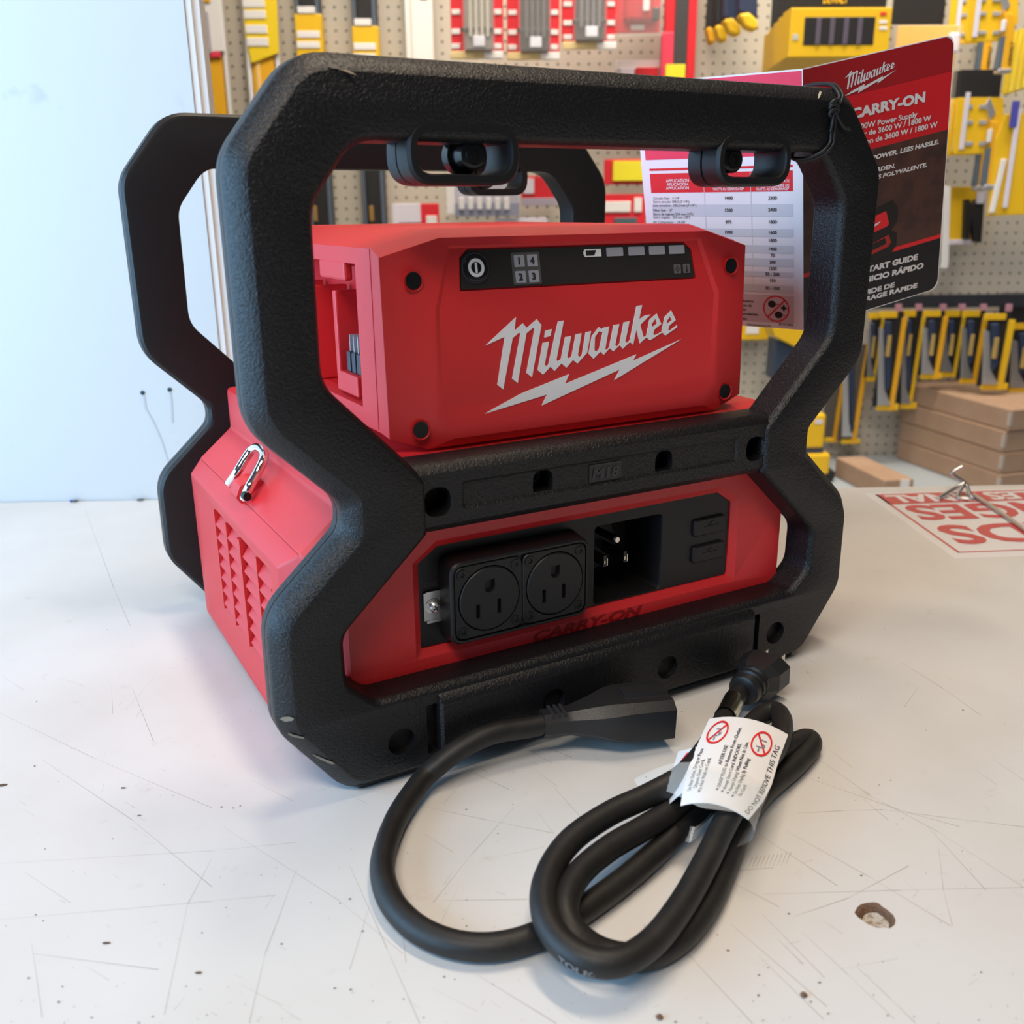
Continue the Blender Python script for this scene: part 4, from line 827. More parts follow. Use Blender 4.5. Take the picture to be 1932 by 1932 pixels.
# clear tape round the bundle
m = M(); ring1, ring2 = [], []
tp = [((1196,1470),(1207,1500),.020), ((1232,1452),(1246,1492),.028), ((1268,1440),(1276,1500),.0345), ((1310,1438),(1318,1522),.0400), ((1350,1440),(1356,1528),.0415), ((1392,1452),(1400,1536),.0405), ((1425,1470),(1420,1560),.036), ((1452,1490),(1418,1585),.026), ((1444,1510),(1385,1600),.012)]
rowA = [WZ(*a, z)-CW for a, b, z in tp]; rowB = [WZ(*b, z-.001)-CW for a, b, z in tp]; rowM = [a.lerp(b, .5)+Vector((0, 0, .0012+.0012*(i % 2))) for i, (a, b) in enumerate(zip(rowA, rowB))]
m.loft([catmull(rowA, 3), catmull(rowM, 3), catmull(rowB, 3)], closed=False); m.build('clear_tape', FILM, CRD, smooth=60)
m = M(); m.loft([catmull([C_(1266,1560,.006), C_(1300,1590,.0085), C_(1330,1560,.0105)], 4), catmull([C_(1276,1545,.012), C_(1312,1560,.014), C_(1345,1530,.016)], 4)], closed=False); m.build('clear_tape', FILM, CRD, smooth=60)

# ------------------------------------------------------------------ sign sticker and peg hook on the counter
A_, B_ = WZ(1651, 934, 0), WZ(1807, 1044, 0); Cn = WZ(1932, 1039.5, 0)
s1 = (Cn-B_).normalized(); s2 = (A_-B_); sh_ = s2.length; s2 = (s2 - s1*s2.dot(s1)*0.0).normalized(); sw = .42
sg = thing('sign_sticker', 'white no-returns sticker with red lettering stuck upside down on the counter', 'sticker', B_)
m = M(); q = lambda u, v, l=.0003: s1*u + s2*v + Vector((0, 0, l)); m.loft([[q(-.008, -.012, .0005), q(sw, -.012, .0005), q(sw, sh_+.006, .0005), q(-.008, sh_+.006, .0005)], [q(-.009, -.013, .00008), q(sw, -.013, .00008), q(sw, sh_+.007, .00008), q(-.009, sh_+.007, .00008)]], True, False)
m.build('film', mat('white_vinyl', (.74, .73, .76), .35), sg)
SR = mat('faded_red_print', (.56, .10, .10), .5); hb_ = sh_*.80
def sreg(u0, u1, v0, v1, nm='border', mt=SR): m = M(); m.add([q(u0, v0, .0007), q(u1, v0, .0007), q(u1, v1, .0007), q(u0, v1, .0007)], [(0,1,2,3)]); return m.build(nm, mt, sg)
sreg(0, sw-.004, 0, .0022); sreg(0, .0026, 0, sh_); sreg(0, sw-.004, hb_, sh_, 'banner')
m = M(); m.text('REFUNDS', q(.012, sh_*.40, 0), -s1, -s2, sh_*.40, bold=.03, align='RIGHT', lift=.0008); m.build('lettering', SR, sg); m = M(); m.text('EXCHANGES', q(.010, hb_-sh_*.04, 0), -s1, -s2, sh_*.36, bold=.03, align='RIGHT', lift=.0008); m.build('lettering', SR, sg)
m = M(); m.text('ALL SALES FINAL', q(.008, sh_-.006, 0), -s1, -s2, sh_*.20, bold=.035, align='RIGHT', lift=.0009); m.build('lettering', MATS['white_vinyl'], sg)
hk = thing('peg_hook', 'bare wire pegboard hook lying on the sign sticker', 'hook', WZ(1826, 932, 0)); HO = WZ(1826, 932, 0)
yk = HO.y
m = M(); m.tube([WZ(1838, 934, .004)-HO, WZ(1880, 962, .0032)-HO, WZ(1940, 1004, .0030)-HO, WZ(2040, 1075, .0030)-HO], .0024, 10); m.build('rod', ZINC, hk, smooth=50)
m = M(); m.tube([WY(1816, 880, yk)-HO, WY(1797, 891, yk)-HO, WY(1799, 897, yk)-HO, WY(1815, 907, yk-.002)-HO, WY(1824, 917, yk-.004)-HO, WZ(1832, 938, .0034)-HO, WZ(1838, 936, .004)-HO], .0022, 10, sub=4); m.build('peg', ZINC, hk, smooth=50)
m = M(); m.tube([WY(1818, 912, yk-.003)-HO, WY(1800, 922, yk-.006)-HO, WZ(1771, 940, .0028)-HO], .0022, 10, sub=4); m.tube([WY(1820, 913, yk-.004)-HO, WZ(1806, 938, .0026)-HO, WZ(1828, 942, .0026)-HO], .0022, 10, sub=4); m.build('prong', ZINC, hk, smooth=50)

# ------------------------------------------------------------------ cartons on the rear shelf
zt = WY(1707, 722, 1.95).z; Pn = WZ(1907, 773, zt); Pf = WY(1707, 722, 1.95); dl_ = (Pf-Pn); dl_.z = 0; LB = dl_.length; ex = dl_.normalized(); ey_ = Vector((-ex.y, ex.x, 0)); ey_ = ey_ if ey_.x > 0 else -ey_
HB = (zt-ZD)/5 if (zt-ZD) < .35 else .047
nb = max(3, round((zt-ZD)/.047)); HB = (zt-ZD)/nb
ordn = ['topmost', 'second from the top', 'third from the top', 'fourth from the top', 'fifth from the top', 'sixth from the top', 'seventh from the top', 'lowest', 'lowest']
for i in range(nb):
    z1 = zt-i*HB; base = Pn + Vector((0, 0, z1-HB-zt)) + ex*random.uniform(-.004, .004) + ey_*random.uniform(-.004, .004)
    nm = ordn[i] if i < nb-1 else 'lowest'
    bx_ = thing('carton', f'brown cardboard carton, {nm} of the stack under the pegboard', 'carton', base, 0, 'cartons stacked under the pegboard')
    m = M(); m.obox((0, 0, .0006), ex*LB, ey_*.24, (0, 0, HB-.0012)); m.build('body', BOXM, bx_, bevel=.003)
    m = M(); m.obox(Vector((0, 0, HB*.25))-ex*.0012-ey_*.0012, ex*.010, ey_*.007, (0, 0, HB*.6)); m.build('tape', TAPE_B, bx_)
zt2 = ZD+.05; c1, c2, c3 = WZ(1577, 862, zt2), WZ(1668, 906, zt2), WZ(1733, 903, zt2)
bx_ = thing('carton', 'single low brown carton lying left of the stack on the white shelf', 'carton', (c2.x, c2.y, ZD)); m = M(); e1_ = (c1-c2); e2_ = (c3-c2).normalized()*.075
m.obox((0, 0, .0006), e1_, e2_, (0, 0, .049)); m.build('body', BOXM, bx_, bevel=.003)
m = M(); m.obox(e2_*.55-e1_.normalized()*.001+Vector((0, 0, .028)), e2_*.3, e1_.normalized()*.002, (0, 0, .021)); m.build('shipping_label', CARD_W, bx_)

# ------------------------------------------------------------------ goods on the pegboard
class Pack:
    def __init__(s, name, label, cat, x, y, Y, group=None):
        s.o = thing(name, label, cat, WY(x, y, Y), 0, group); s.O = WY(x, y, Y)
    def part(s, nm, mt, x0, y0, x1, y1, Y, th, yr=None, xr=None, bevel=.002, par=None, rz=0, sh=0):
        ym = (y0+y1)/2 if yr is None else yr; xm = (x0+x1)/2 if xr is None else xr
        X0, X1 = WY(x0, ym, Y).x, WY(x1, ym, Y).x; Z1_, Z0_ = WY(xm, y0, Y).z, WY(xm, y1, Y).z
        m = M(); dx = sh*(Z1_-Z0_)
        m.add([Vector((x+(dx if z == Z1_ else 0), y, z))-s.O for z in (Z0_, Z1_) for y in (Y, Y+th) for x in (X0, X1)], [(0,2,3,1), (4,5,7,6), (0,1,5,4), (2,6,7,3), (0,4,6,2), (1,3,7,5)])
        return m.build(nm, mt, par or s.o, bevel=min(bevel, th*.3, abs(X1-X0)*.3, abs(Z1_-Z0_)*.3))
    def peg(s, x, y, Y, real=False):
        if real: m = M(); p = WY(x, y, Y); m.cyl(p-s.O, Vector((p.x, YP-.0005, p.z))-s.O, .0025, n=8); m.build('peg_hook', GREY, s.o)
    def poly(s, nm, mt, pts, Y, th, bevel=.0015):
        a = [WY(x, y, Y)-s.O for x, y in pts]; m = M(); m.loft([a, [p+Vector((0, th, 0)) for p in a]], True, True); return m.build(nm, mt, s.o, bevel=bevel)
    def txt(s, t, x, y, Y, h, w, mt, bold=.03, up=None):
        m = M(); p = WY(x, y, Y)-s.O; e = Vector((1, 0, 0)) if up is None else Vector((0, 0, 1)); f = Vector((0, 0, 1)) if up is None else Vector((-1, 0, 0)); m.text(t, p, e, f, h, bold=bold, width=w, lift=.0006); m.build('lettering', mt, s.o)
YF = 1.94
# long levels, left
p = Pack('spirit_level', 'long yellow level in a clear sleeve hanging beside the white wall', 'level', 405, 0, YF)
p.part('body', ORG, 373, -140, 418, 690, YF, .025, yr=110, xr=405); p.part('rail', mat('orange_highlight', (.85, .60, .25), .4), 381, -140, 388, 690, YF-.002, .004, yr=110, xr=405); p.part('sleeve_edge', CARD_W, 421, -140, 427, 690, YF, .02, yr=110, xr=405)  # paler rail strip paints the highlight along the level
p.part('sleeve_card', CARD_W, 360, -140, 419, 97, YF-.006, .004, yr=50, xr=395); p.part('sleeve_window', mat('lilac_grey_card', (.42, .40, .46), .5), 376, 22, 396, 100, YF-.009, .004, yr=60, xr=395); p.part('sleeve_trim', MAG, 374, 97, 416, 108, YF-.006, .004, yr=100, xr=398, bevel=.001); p.part('sticker', ORG, 374, -20, 396, 4, YF-.009, .004, yr=0, bevel=.001)
p.part('vial', GREEN, 392, 380, 412, 418, YF-.008, .02, yr=400); p.peg(395, -120, YF+.02)
p = Pack('spirit_level', 'yellow level with a bright yellow card listing white fields, second from the white wall', 'level', 495, 0, YF)
p.part('body', ORG, 477, -140, 518, 560, YF, .025, yr=140, xr=495); p.part('rail', MATS['orange_highlight'], 484, -140, 491, 560, YF-.002, .004, yr=140, xr=495); p.part('sleeve_edge', CARD_W, 467, -140, 475, 560, YF, .02, yr=140, xr=480); p.part('sleeve_edge', CARD_W, 519, -140, 526, 560, YF, .02, yr=110, xr=520)
p.poly('card', mat('bright_yellow_card', (.84, .62, .02), .5), [(456, -60), (520, -60), (526, 100), (474, 120), (461, 60)], YF-.006, .004)
for y in (-28, -2, 19, 47, 71): p.part('card_field', CARD_W, 458+y*.1, y, 499+y*.1, y+16, YF-.008, .003, bevel=.001)
p.peg(490, -120, YF+.02)
for k, (xa, xb, ys_, lab) in enumerate(((557, 608, 12, 'black box level with a yellow sleeve, left of the black pair'), (664, 714, 35, 'black box level with a yellow sleeve, right of the black pair'))):
    p = Pack('box_level', lab, 'level', (xa+xb)/2, 0, YF, 'black box levels on the pegboard'); xm = (xa+xb)/2
    p.part('body', mat('black_anodised', (.02, .022, .028), .35), xa+1, -140, xb-2, 560, YF, .028, yr=40, xr=xm); p.part('web', CARD_K, xa+12, -140, xb-14, 560, YF-.001, .004, yr=40, xr=xm); p.part('rail', mat('slate_anodised', (.10, .13, .18), .3), xb-12, -140, xb-4, 560, YF-.002, .004, yr=40, xr=xm); p.part('rail', MATS['slate_anodised'], xa+2, -140, xa+8, 560, YF-.002, .004, yr=40, xr=xm)
    p.part('sleeve', YEL, xa, ys_+14, xb, ys_+190, YF-.007, .04, yr=60, xr=xm); p.part('sleeve_label', CARD_W, xa+4, ys_, xb-14, ys_+13, YF-.009, .03, bevel=.001)
    for y in (ys_+46, ys_+66): p.part('sleeve_field', CARD_W, xa+3, y, xb-5, y+13, YF-.009, .003, bevel=.001)
    p.part('vial_block', mat('brown_vial_block', (.30, .18, .05), .5), xm+8, 388, xm+16, 418, YF-.003, .01); p.peg(xm, -120, YF+.02)
p = Pack('box_level', 'plain white level hanging right of the two black levels', 'level', 792, 0, YF)
p.part('body', mat('white_coated_steel', (.80, .82, .82), .35), 765, -140, 817, 200, YF, .03, yr=60, xr=792); p.part('edge_groove', mat('tan_line', (.55, .45, .35), .5), 775, -140, 777, 200, YF-.001, .004, yr=60, xr=776, bevel=.0003); p.part('hang_hole', CARD_K, 793, -4, 806, 0, YF-.001, .004, bevel=.0003); p.peg(798, -30, YF+.02)
# red blister packs along the top
def redpack(x0, x1, y0, y1, Y, label, centre, tip, nlines=4):
    p = Pack('bit_pack', label, 'pack', (x0+x1)/2, y1, Y, 'red drill bit packs on the pegboard'); w = x1-x0; h = y1-y0
    p.part('card', CARD_R, x0, y0, x1, y1-13, Y, .006); p.part('tray', centre, x0+w*.26, y0, x1-w*.20, y1-18, Y-.012, .014); p.part('tray_bar', CARD_K, x0+w*.20, y0+h*.74, x1-w*.18, y0+h*.78, Y-.016, .008)
    for i in range(nlines): p.part('drill_bit', tip, x0+w*(.34+i*.11), y0, x0+w*(.40+i*.11), y0+h*.93-26, Y-.017, .007, bevel=.001)
    for i, f in enumerate((.62, .78, .90)): p.part('card_print', CARD_W, x0+w*.03, y0+h*f-6, x0+w*.19, y0+h*f+4, Y-.002, .003, bevel=.001); p.part('card_print', CARD_W, x1-w*.17, y0+h*f-6, x1-w*.03, y0+h*f+4, Y-.002, .003, bevel=.001)
    p.part('price_label', mat('cool_white_label', (.70, .74, .86), .5), x0+w*.44, y1-44, x0+w*.66, y1-24, Y-.021, .004, bevel=.001)
    p.part('card_foot', mat('cream_card', (.72, .58, .30), .6), x0+1, y1-15, x0+w*.64, y1, Y-.003, .009); p.part('card_foot', CARD_W, x0+w*.64, y1-15, x1, y1, Y-.003, .009); p.part('blister', CLEAR, x0+w*.22, y0, x1-w*.16, y1-16, Y-.026, .003); p.peg((x0+x1)/2, y0+10, Y+.006)
redpack(849, 949, -120, 111, 1.72, 'red drill bit pack with pale bits, nearest the white level', mat('olive_grey_tray', (.22, .21, .19), .5), mat('pale_bit', (.50, .48, .42), .4))
redpack(956, 1056, -120, 113, 1.76, 'red drill bit pack with a black tray, middle of the top row', CARD_K, mat('dark_bit', (.10, .10, .11), .35))
redpack(1060, 1163, -130, 93, 1.78, 'red drill bit pack with grey bits, right of the black tray pack', mat('charcoal_tray', (.035, .035, .04), .5), mat('grey_bit', (.16, .16, .18), .35))
p = Pack('tool_pack', 'red clamshell tool pack beside the red and black strip', 'pack', 1205, 62, 1.86); p.part('card', CARD_R, 1150, -110, 1248, 62, 1.86, .008); p.part('product', mat('red_tool_shell', (.50, .02, .03), .3), 1180, -110, 1236, 40, 1.84, .03, bevel=.008); p.part('wheel', CARD_K, 1232, 12, 1246, 38, 1.835, .02, bevel=.006); p.part('card_print', CARD_W, 1190, 46, 1216, 56, 1.856, .003, bevel=.001); p.part('card_print', CARD_W, 1214, -10, 1226, 20, 1.832, .004, bevel=.001); p.part('card_print', CARD_W, 1150, 26, 1162, 54, 1.856, .003, bevel=.001); p.part('clamshell', CLEAR, 1148, -110, 1254, 68, 1.822, .004, bevel=.004); p.peg(1200, -80, 1.87)
def smallpack(x0, x1, y0, y1, Y, label, bits, nm='accessory_pack', base=CARD_R):
    p = Pack(nm, label, 'pack', (x0+x1)/2, y1, Y, 'red accessory packs on the pegboard'); p.part('card', base, x0, y0, x1, y1, Y, .006)
    for (n_, mt_, a, b_, c, d, th) in bits: p.part(n_, mt_, x0+(x1-x0)*a, y0+(y1-y0)*b_, x0+(x1-x0)*c, y0+(y1-y0)*d, Y-th, th+.001, bevel=.0015)
    p.peg((x0+x1)/2, y0+6, Y+.006, True); return p
LIL = mat('lilac_white_card', (.70, .68, .80), .5)
smallpack(1162, 1246, 113, 190, 1.93, 'white and red pack peeking over the top bar near the red strip', [('card_top', CARD_W, 0, 0, 1, .24, .004), ('product', CARD_R, .45, .18, .95, .9, .02), ('card_print', LIL, .1, .2, .42, .8, .006)], base=LIL)
smallpack(1140, 1216, 300, 348, 1.90, 'red pack with a big yellow price label behind the rear frame', [('price_label', YELT, .22, .08, .98, .86, .012)])
smallpack(1136, 1218, 366, 452, 1.90, 'red pack with a dark round disc behind the rear frame', [('card_print', CARD_W, .02, .16, .66, .40, .004), ('card_print', CARD_W, .74, .08, .92, .40, .004), ('disc', mat('dark_disc', (.08, .12, .15), .3), .28, .52, .80, 1.0, .012)])
smallpack(741, 829, 384, 460, 1.92, 'red pack with white print seen above the left of the red housing', [('card_print', LIL, .05, .0, .60, .48, .004), ('card_print', CARD_W, .72, .3, .95, .62, .004), ('card_edge', LIL, 0, 0, .12, 1, .006)])
p = smallpack(858, 980, 334, 408, 1.90, 'pale pack of six white tubes seen under the left handle lug', [('card_band', mat('slate_blue_card', (.28, .30, .42), .5), 0, .66, 1, 1, .004)], base=mat('grey_lilac_card', (.48, .48, .58), .5))
for i in range(6): p.part('tube', CARD_W, 866+i*17, 372, 876+i*17, 396, 1.885, .014, bevel=.003)
p.part('card_edge', CARD_W, 842, 340, 858, 404, 1.90, .006)
smallpack(984, 1050, 332, 388, 1.91, 'red and grey pack between the handle lug and rear frame post', [('card_print', LIL, .06, .08, .36, .6, .004), ('card_band', mat('grey_mauve_card', (.40, .36, .46), .5), 0, .74, 1, 1, .004)])
smallpack(936, 1032, 411, 480, 1.91, 'white pack with two red squares just above the red housing', [('card_print', CARD_R, .12, .20, .38, 1, .004), ('card_print', CARD_R, .72, .16, .96, 1, .004)], base=LIL)
# red and black strip with a price tag
p = Pack('divider_strip', 'red and black vertical strip with a yellow price tag at its foot', 'strip', 1284, 150, 1.90); p.part('panel', CARD_R, 1254, -140, 1314, 260, 1.90, .02, yr=60, xr=1284); p.part('centre', mat('charcoal_strip', (.05, .05, .055), .5), 1273, -140, 1298, 140, 1.895, .01, yr=60, xr=1284); p.part('price_tag', YELT, 1256, 121, 1293, 149, 1.885, .006, bevel=.001); p.part('panel_edge', mat('bright_red_edge', (.70, .06, .12), .4), 1246, 60, 1270, 230, 1.895, .01, yr=130, xr=1262); p.peg(1284, -60, 1.92)
# pliers with yellow tips
for i, (x0, x1, y1, Y, d) in enumerate(((1331, 1350, 84, 1.93, 0), (1347, 1372, 80, 1.88, 0), (1363, 1398, 68, 1.82, 0), (1392, 1430, 58, 1.76, 0))):
    p = Pack('pliers', ['black handled pliers with an amber tip, furthest back of the four', 'black handled pliers with a yellow tip, second from the back', 'black handled pliers with a yellow tip, second from the front', 'black handled pliers with a yellow tip, nearest of the four'][i], 'pliers', (x0+x1)/2, y1, Y, 'pliers hanging on the pegboard')
    p.poly('handle', NAVY if i > 1 else CARD_K, [(x0+16-4*i, -120), (x1+8-4*i+6, -120), (x1, y1-22), (x0+3, y1-34)], Y, .03, bevel=.006)
    p.poly('tip', YEL if i else ORG, [(x0+2, y1-32), (x0+(x1-x0)*.6, y1-36), (x1-1, y1-22), (x1+2, y1-6), (x1-6, y1), (x0+(x1-x0)*.4, y1-6)], Y-.004, .034, bevel=.006); p.peg((x0+x1)/2+4, -90, Y+.03)
# yellow boxed sets in a row
for i in range(5):
    d = 4-i; Y = 1.62+.062*d; x0, y0, y1 = 1490-9.5*d, 14+11*d, 108+6.2*d
    p = Pack('boxed_set', ['yellow boxed tool set with a dark window, rearmost of the row', 'yellow boxed tool set, second from the rear of the row', 'yellow boxed tool set in the middle of the row', 'yellow boxed tool set right behind the front one', 'yellow boxed tool set with a dark window, front of the row'][i], 'boxed set', x0, y1, Y, 'yellow boxed sets on one hook')
    p.part('box', YEL, x0, y0, x0+190-10*d, y1, Y, .056, bevel=.002); p.part('hang_card', CARD_K, x0+4, y0-70, x0+186-10*d, y0, Y+.02, .006)
    if d == 0:
        p.part('window', CARD_K, 1517, 32, 1650, 85, Y-.001, .004, bevel=.0008)
        for k in range(4): p.part('tool_shaft', mat('plum_steel', (.12, .10, .14), .35), 1540+k*26, 33, 1549+k*26, 84, Y-.003, .004, bevel=.001)
        p.part('print', CARD_R, 1661, 23, 1673, 29, Y-.001, .002, bevel=.0002)
        for y in (38, 50): p.part('print', CARD_W, 1659, y, 1674, y+6, Y-.001, .002, bevel=.0002)
        p.part('print', mat('grey_print', (.5, .52, .55), .5), 1496, 64, 1506, 76, Y-.001, .002, bevel=.0002); p.txt('DEWALT', 1552, 6, Y+.018, .022, .052, YEL)
    p.peg(x0+90, y0-60, Y+.026)
p = Pack('blister_pack', 'yellow pack in clear plastic just above the guide card corner', 'pack', 1745, 100, 1.80); p.part('card', ORG, 1690, 48, 1804, 250, 1.80, .008, yr=100); p.part('clear_front', CLEAR, 1684, 46, 1812, 250, 1.77, .004, yr=100, bevel=.004); p.part('cover_edge', LIL, 1792, 60, 1812, 100, 1.775, .02, bevel=.006); p.part('back_card', CARD_K, 1690, -120, 1790, 46, 1.88, .006); p.peg(1740, -100, 1.886)
# folding knives and their cards
KN = [(1872, 0, 78, 1.60), (1842, 0, 88, 1.68), (1815, 0, 92, 1.76)]
def knifepack(x0, x1, y0, y1, Y, label, k):
    p = Pack('knife_pack', label, 'knife pack', (x0+x1)/2, y1, Y, 'yellow knife packs on the pegboard'); w = x1-x0; h = y1-y0
    p.poly('card', YEL, [(x0, y0), (x1, y0), (x1, y0+h*.62), (x0+w*.86, y0+h*.72), (x0+w*.78, y1-h*.06), (x0+w*.70, y1), (x0-w*.08, y1+2), (x0-w*.10, y1-8)], Y, .004)
    p.part('hang_card', CARD_K, x0+w*.05, y0-h*.5, x0+w*.95, y0+h*.02, Y+.004, .004)
    p.part('clear_strip', LIL, x0+w*.12, y0-10, x0+w*.22, y1-8, Y-.004, .003, bevel=.001)
    for a in (.12, .40, .78):
        for b_ in (.16, .46): p.part('card_print', mat('grey_card_print', (.36, .36, .38), .5), x0+w*(b_+.02), y0+h*a, x0+w*(b_+.18), y0+h*(a+.08), Y-.003, .003, bevel=.0006)
    p.poly('blade_print', SILV, [(x0+w*.62, y0+h*.10), (x0+w*.70, y0-h*.02), (x0+w*.84, y0+h*.28), (x0+w*.70, y0+h*.42)], Y-.004, .003)
    p.poly('handle', ORG, [(x0+w*.72, y0+h*.40), (x0+w*.90, y0+h*.44), (x0+w*.94, y0+h*.70), (x0+w*.86, y1+h*.58), (x0+w*.62, y1+h*.60), (x0+w*.74, y0+h*.80)], Y-.018, .018, bevel=.003)
    p.poly('grip', mat('gunmetal_grip', (.10, .14, .19), .35), [(x0+w*.66, y1-h*.10), (x0+w*.74, y1-h*.12), (x0+w*.64, y1+h*.56), (x0+w*.54, y1+h*.56)], Y-.020, .016, bevel=.002)
    p.part('clip', CARD_W, x0+w*.66, y0+h*.56, x0+w*.75, y0+h*.80, Y-.024, .008, bevel=.002); p.part('butt_cap', SILV, x0+w*.58, y1+h*.54, x0+w*.86, y1+h*.64, Y-.022, .022, bevel=.004)
    p.txt('DEWALT', x0+w*.84, y1+h*.48, Y-.0185, .010, .045, CARD_K, up=1); p.peg(x0+w*.5, y0-h*.3, Y+.008, k == 2)
knifepack(1796, 1880, -14, 82, 1.86, 'yellow knife pack, rear one of the upper row', 0); knifepack(1830, 1922, -16, 78, 1.66, 'yellow knife pack with a grey blade print, front one of the upper row', 1)
knifepack(1792, 1876, 186, 292, 1.88, 'yellow knife pack behind in the row beside the guide card', 2); knifepack(1806, 1894, 184, 290, 1.74, 'yellow knife pack in front in the row beside the guide card', 3)
p = Pack('tool_pack', 'yellow and black pack hanging lowest beside the white label holder', 'pack', 1820, 460, 1.93); p.part('card', YEL, 1790, 352, 1852, 455, 1.93, .006); p.poly('product', CARD_K, [(1822, 376), (1830, 376), (1834, 388), (1842, 376), (1858, 378), (1852, 458), (1838, 456), (1834, 410), (1830, 452), (1819, 450)], 1.915, .016); p.part('card_print', LIL, 1844, 356, 1858, 384, 1.912, .006, bevel=.001); p.part('card_foot', LIL, 1790, 452, 1832, 461, 1.925, .008, bevel=.001); p.peg(1822, 356, 1.936, True)
p = Pack('label_holder', 'slim white plastic label holder strip right beside the guide card', 'label holder', 1783, 500, 1.80); p.poly('strip', CARD_W, [(1782, 350), (1794, 352), (1790, 498), (1788, 507), (1775, 506), (1777, 496)], 1.80, .006); p.peg(1787, 354, 1.806, True)
p = Pack('blade_pack', 'large yellow pack with a white stripe at the right edge of the view', 'pack', 1905, 400, 1.72); p.poly('card', YEL, [(1898, 215), (1990, 210), (1990, 402), (1864, 408), (1880, 260)], 1.72, .008); p.part('stripe', CARD_W, 1874, 300, 1884, 402, 1.712, .006, sh=.10); p.part('stripe', LIL, 1906, 205, 1915, 392, 1.710, .006); p.part('blue_print', mat('violet_print', (.08, .08, .42), .5), 1908, 190, 1922, 240, 1.708, .004); p.peg(1930, 216, 1.728)
for i in range(4):
    p = Pack('yellow_handle', ['round yellow tool handle, left of the four at the right edge', 'round yellow tool handle, second of the four at the right edge', 'round yellow tool handle, third of the four at the right edge', 'round yellow tool handle, cut off by the right edge'][i], 'handle', 1898+i*12, 178, 1.80-.03*i, 'yellow tool handles on the pegboard'); Y = 1.80-.03*i
    m = M(); m.tube([WY(1898+i*12, 178-4*i, Y)-p.O, WY(1908+i*12, 120-4*i, Y)-p.O, WY(1918+i*12, 60-4*i, Y)-p.O], .011, 12, sub=3); m.build('grip', mat('lemon_plastic', (.80, .62, .05), .35), p.o, smooth=50); p.peg(1918+i*12, 62-4*i, Y, i == 0)
# rail with jab saws
p = Pack('hook_rail', 'dark hook rail with pink tags above the row of saws', 'rail', 1800, 575, 1.90); p.part('rail', mat('dark_steel_rail', (.05, .055, .07), .4, metal=.4), 1640, 556, 2010, 580, 1.90, .02, yr=568); p.part('bracket', CARD_K, 1890, 553, 2010, 640, 1.95, .02)
for x in (1690, 1728, 1774, 1810, 1850, 1898): p.part('tag', mat('pink_tag', (.55, .28, .36), .5), x, 574, x+12, 588, 1.89, .006, bevel=.001)
p.peg(1830, 570, 1.92)
saws = [(1636, 1660, 590, 720, 1.90), (1655, 1698, 588, 775, 1.86), (1700, 1732, 586, 772, 1.88), (1738, 1780, 586, 716, 1.82), (1775, 1816, 586, 712, 1.84), (1812, 1854, 586, 724, 1.80), (1852, 1904, 592, 736, 1.76), (1904, 1960, 610, 742, 1.80)]
pos = ['first', 'second', 'third', 'fourth', 'fifth', 'sixth', 'seventh', 'eighth']
for i, (x0, x1, y0, y1, Y) in enumerate(saws):
    p = Pack('jab_saw', f'yellow and black jab saw pack, {pos[i]} from the left under the hook rail', 'saw pack', (x0+x1)/2, y1, Y, 'jab saw packs under the rail'); w = x1-x0
    p.part('card', CARD_K, x0, y0, x1-w*.2, y1-8, Y, .004, sh=.04); p.part('card_edge', ORG if i % 2 else YEL, x1-w*.26, y0+12, x1-2, y1, Y-.006, .010, sh=.04, bevel=.0015); p.part('card_foot', YEL, x0, y1-12, x1-2, y1, Y-.004, .008); p.part('brand_band', YEL, x0+w*.1, y0, x1-w*.1, y0+12, Y-.003, .005, bevel=.001)
    p.poly('blade', SILV if i in (1, 3, 6) else GREY, [(x0+w*.10, y0+30), (x0+w*.30, y0+34), (x0+w*.34, y1-40), (x0+w*.62, y1-10), (x0+w*.02, y1-10)], Y-.008, .004); p.poly('handle', NAVY, [(x0+w*.40, y0+20), (x0+w*.66, y0+18), (x0+w*.62, y1-48), (x0+w*.42, y1-34)], Y-.018, .018, bevel=.003); p.part('handle_inlay', mat('tan_inlay', (.45, .32, .10), .5), x0+w*.44, y0+45, x0+w*.60, y0+85, Y-.021, .006, bevel=.001); p.peg((x0+x1)/2, y0+4, Y+.004)
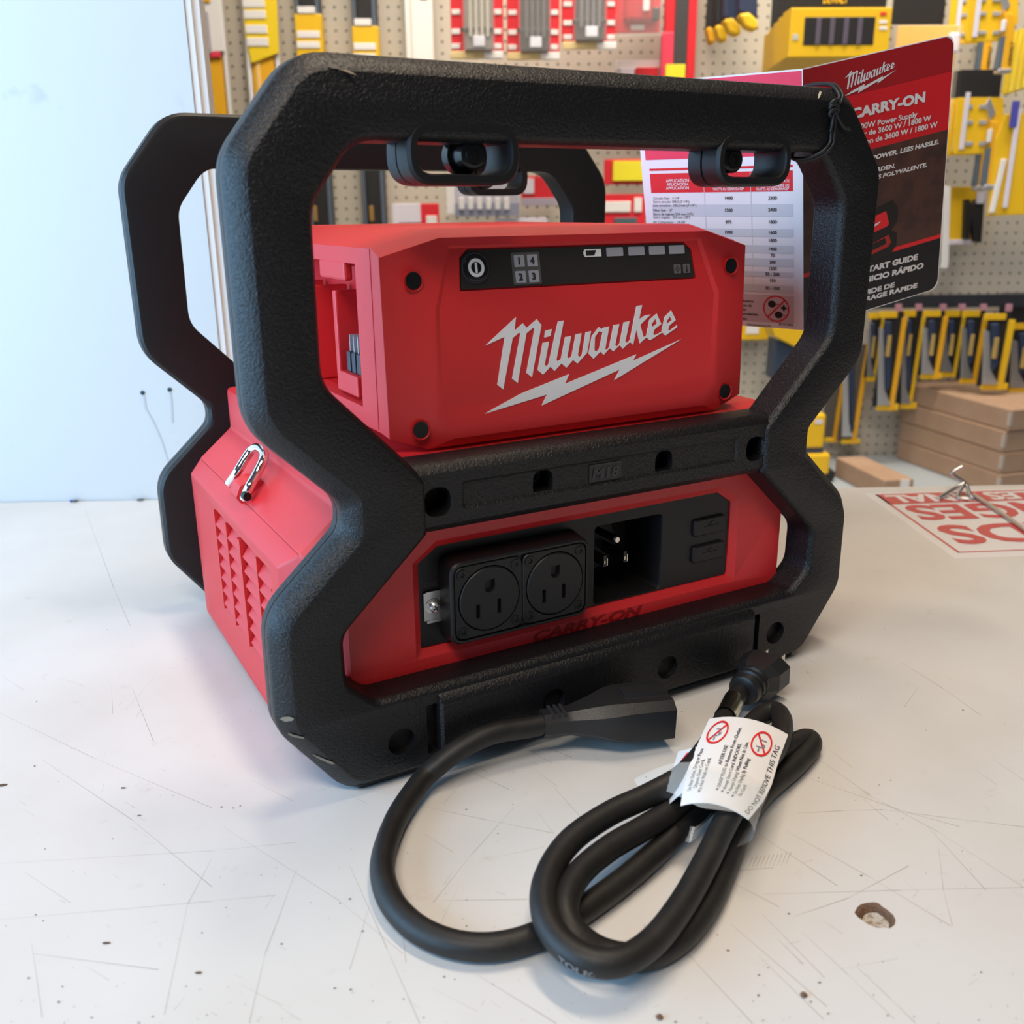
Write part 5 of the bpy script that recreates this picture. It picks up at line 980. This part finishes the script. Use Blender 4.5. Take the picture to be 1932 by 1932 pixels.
for i, (x0, x1, y0, y1, Y) in enumerate(((1556, 1586, 700, 835, 1.95), (1588, 1624, 690, 838, 1.93))):
    p = Pack('jab_saw', ['dim saw pack hanging low right behind the waist of the black frame', 'saw pack with a pale blade hanging low above the single carton'][i], 'saw pack', (x0+x1)/2, y1, Y, 'saw packs hanging low'); w = x1-x0
    p.part('card', mat('grey_brown_card', (.10, .09, .08), .5), x0, y0-40, x1-w*.2, y1-6, Y, .004, sh=.05); p.part('card_edge', ORG, x1-w*.24, y0-40, x1, y1, Y-.006, .010, sh=.06, bevel=.0015); p.part('card_foot', YEL, x0, y1-9, x1, y1, Y-.004, .008)
    if i: p.poly('blade', SILV, [(x0+w*.10, y0-30), (x0+w*.34, y0-30), (x0+w*.40, y1-40), (x0+w*.62, y1-14), (x0+w*.02, y1-14)], Y-.008, .004); p.poly('handle', NAVY, [(x0+w*.42, y0-30), (x0+w*.70, y0-30), (x0+w*.68, y1-30), (x0+w*.50, y1-20)], Y-.014, .014, bevel=.003)
    p.peg((x0+x1)/2, y0-36, Y+.004)
p = Pack('measuring_tool', 'yellow boxed tool with a dark band standing behind the frame waist', 'tool', 1545, 900, 1.72); p.part('top_body', YEL, 1516, 782, 1557, 846, 1.72, .05, bevel=.006); p.part('band', mat('blue_grey_band', (.06, .075, .12), .5), 1516, 845, 1554, 858, 1.725, .045); p.part('low_body', YEL, 1520, 857, 1566, 896, 1.715, .055, bevel=.006); p.part('foot', CARD_K, 1545, 890, 1576, 903, 1.72, .05); p.part('print', LIL, 1538, 792, 1552, 800, 1.719, .002, bevel=.0003)
zf = WY(1560, 903, 1.72).z
m = M(); m.box(*[v for v in ()]) if False else None
xa, xb = WY(1520, 903, 1.72).x-p.O.x, WY(1574, 903, 1.72).x-p.O.x; m = M(); m.box(xa, xb, .002, .05, ZD-p.O.z+.0005, zf-p.O.z+.004); m.build('lower_case', CARD_K, p.o, bevel=.004)
p = Pack('boxed_tool', 'yellow and white box seen between the red housing and the frame', 'boxed tool', 1420, 645, 1.93); p.part('box', YEL, 1390, 600, 1452, 642, 1.93, .05, bevel=.004); p.part('label', CARD_W, 1408, 612, 1432, 630, 1.928, .003, bevel=.0005); p.peg(1420, 612, 1.98)
p = Pack('tool_case', 'navy tool case with a yellow lid hanging behind the frame diagonal', 'tool case', 1490, 720, 1.80); p.poly('lid', YEL, [(1450, 600), (1560, 600), (1540, 668), (1500, 655), (1462, 636)], 1.79, .08, bevel=.004); p.poly('case', mat('navy_case', (.03, .05, .09), .5), [(1464, 640), (1545, 672), (1545, 760), (1458, 716)], 1.80, .07, bevel=.004); p.peg(1500, 620, 1.87)
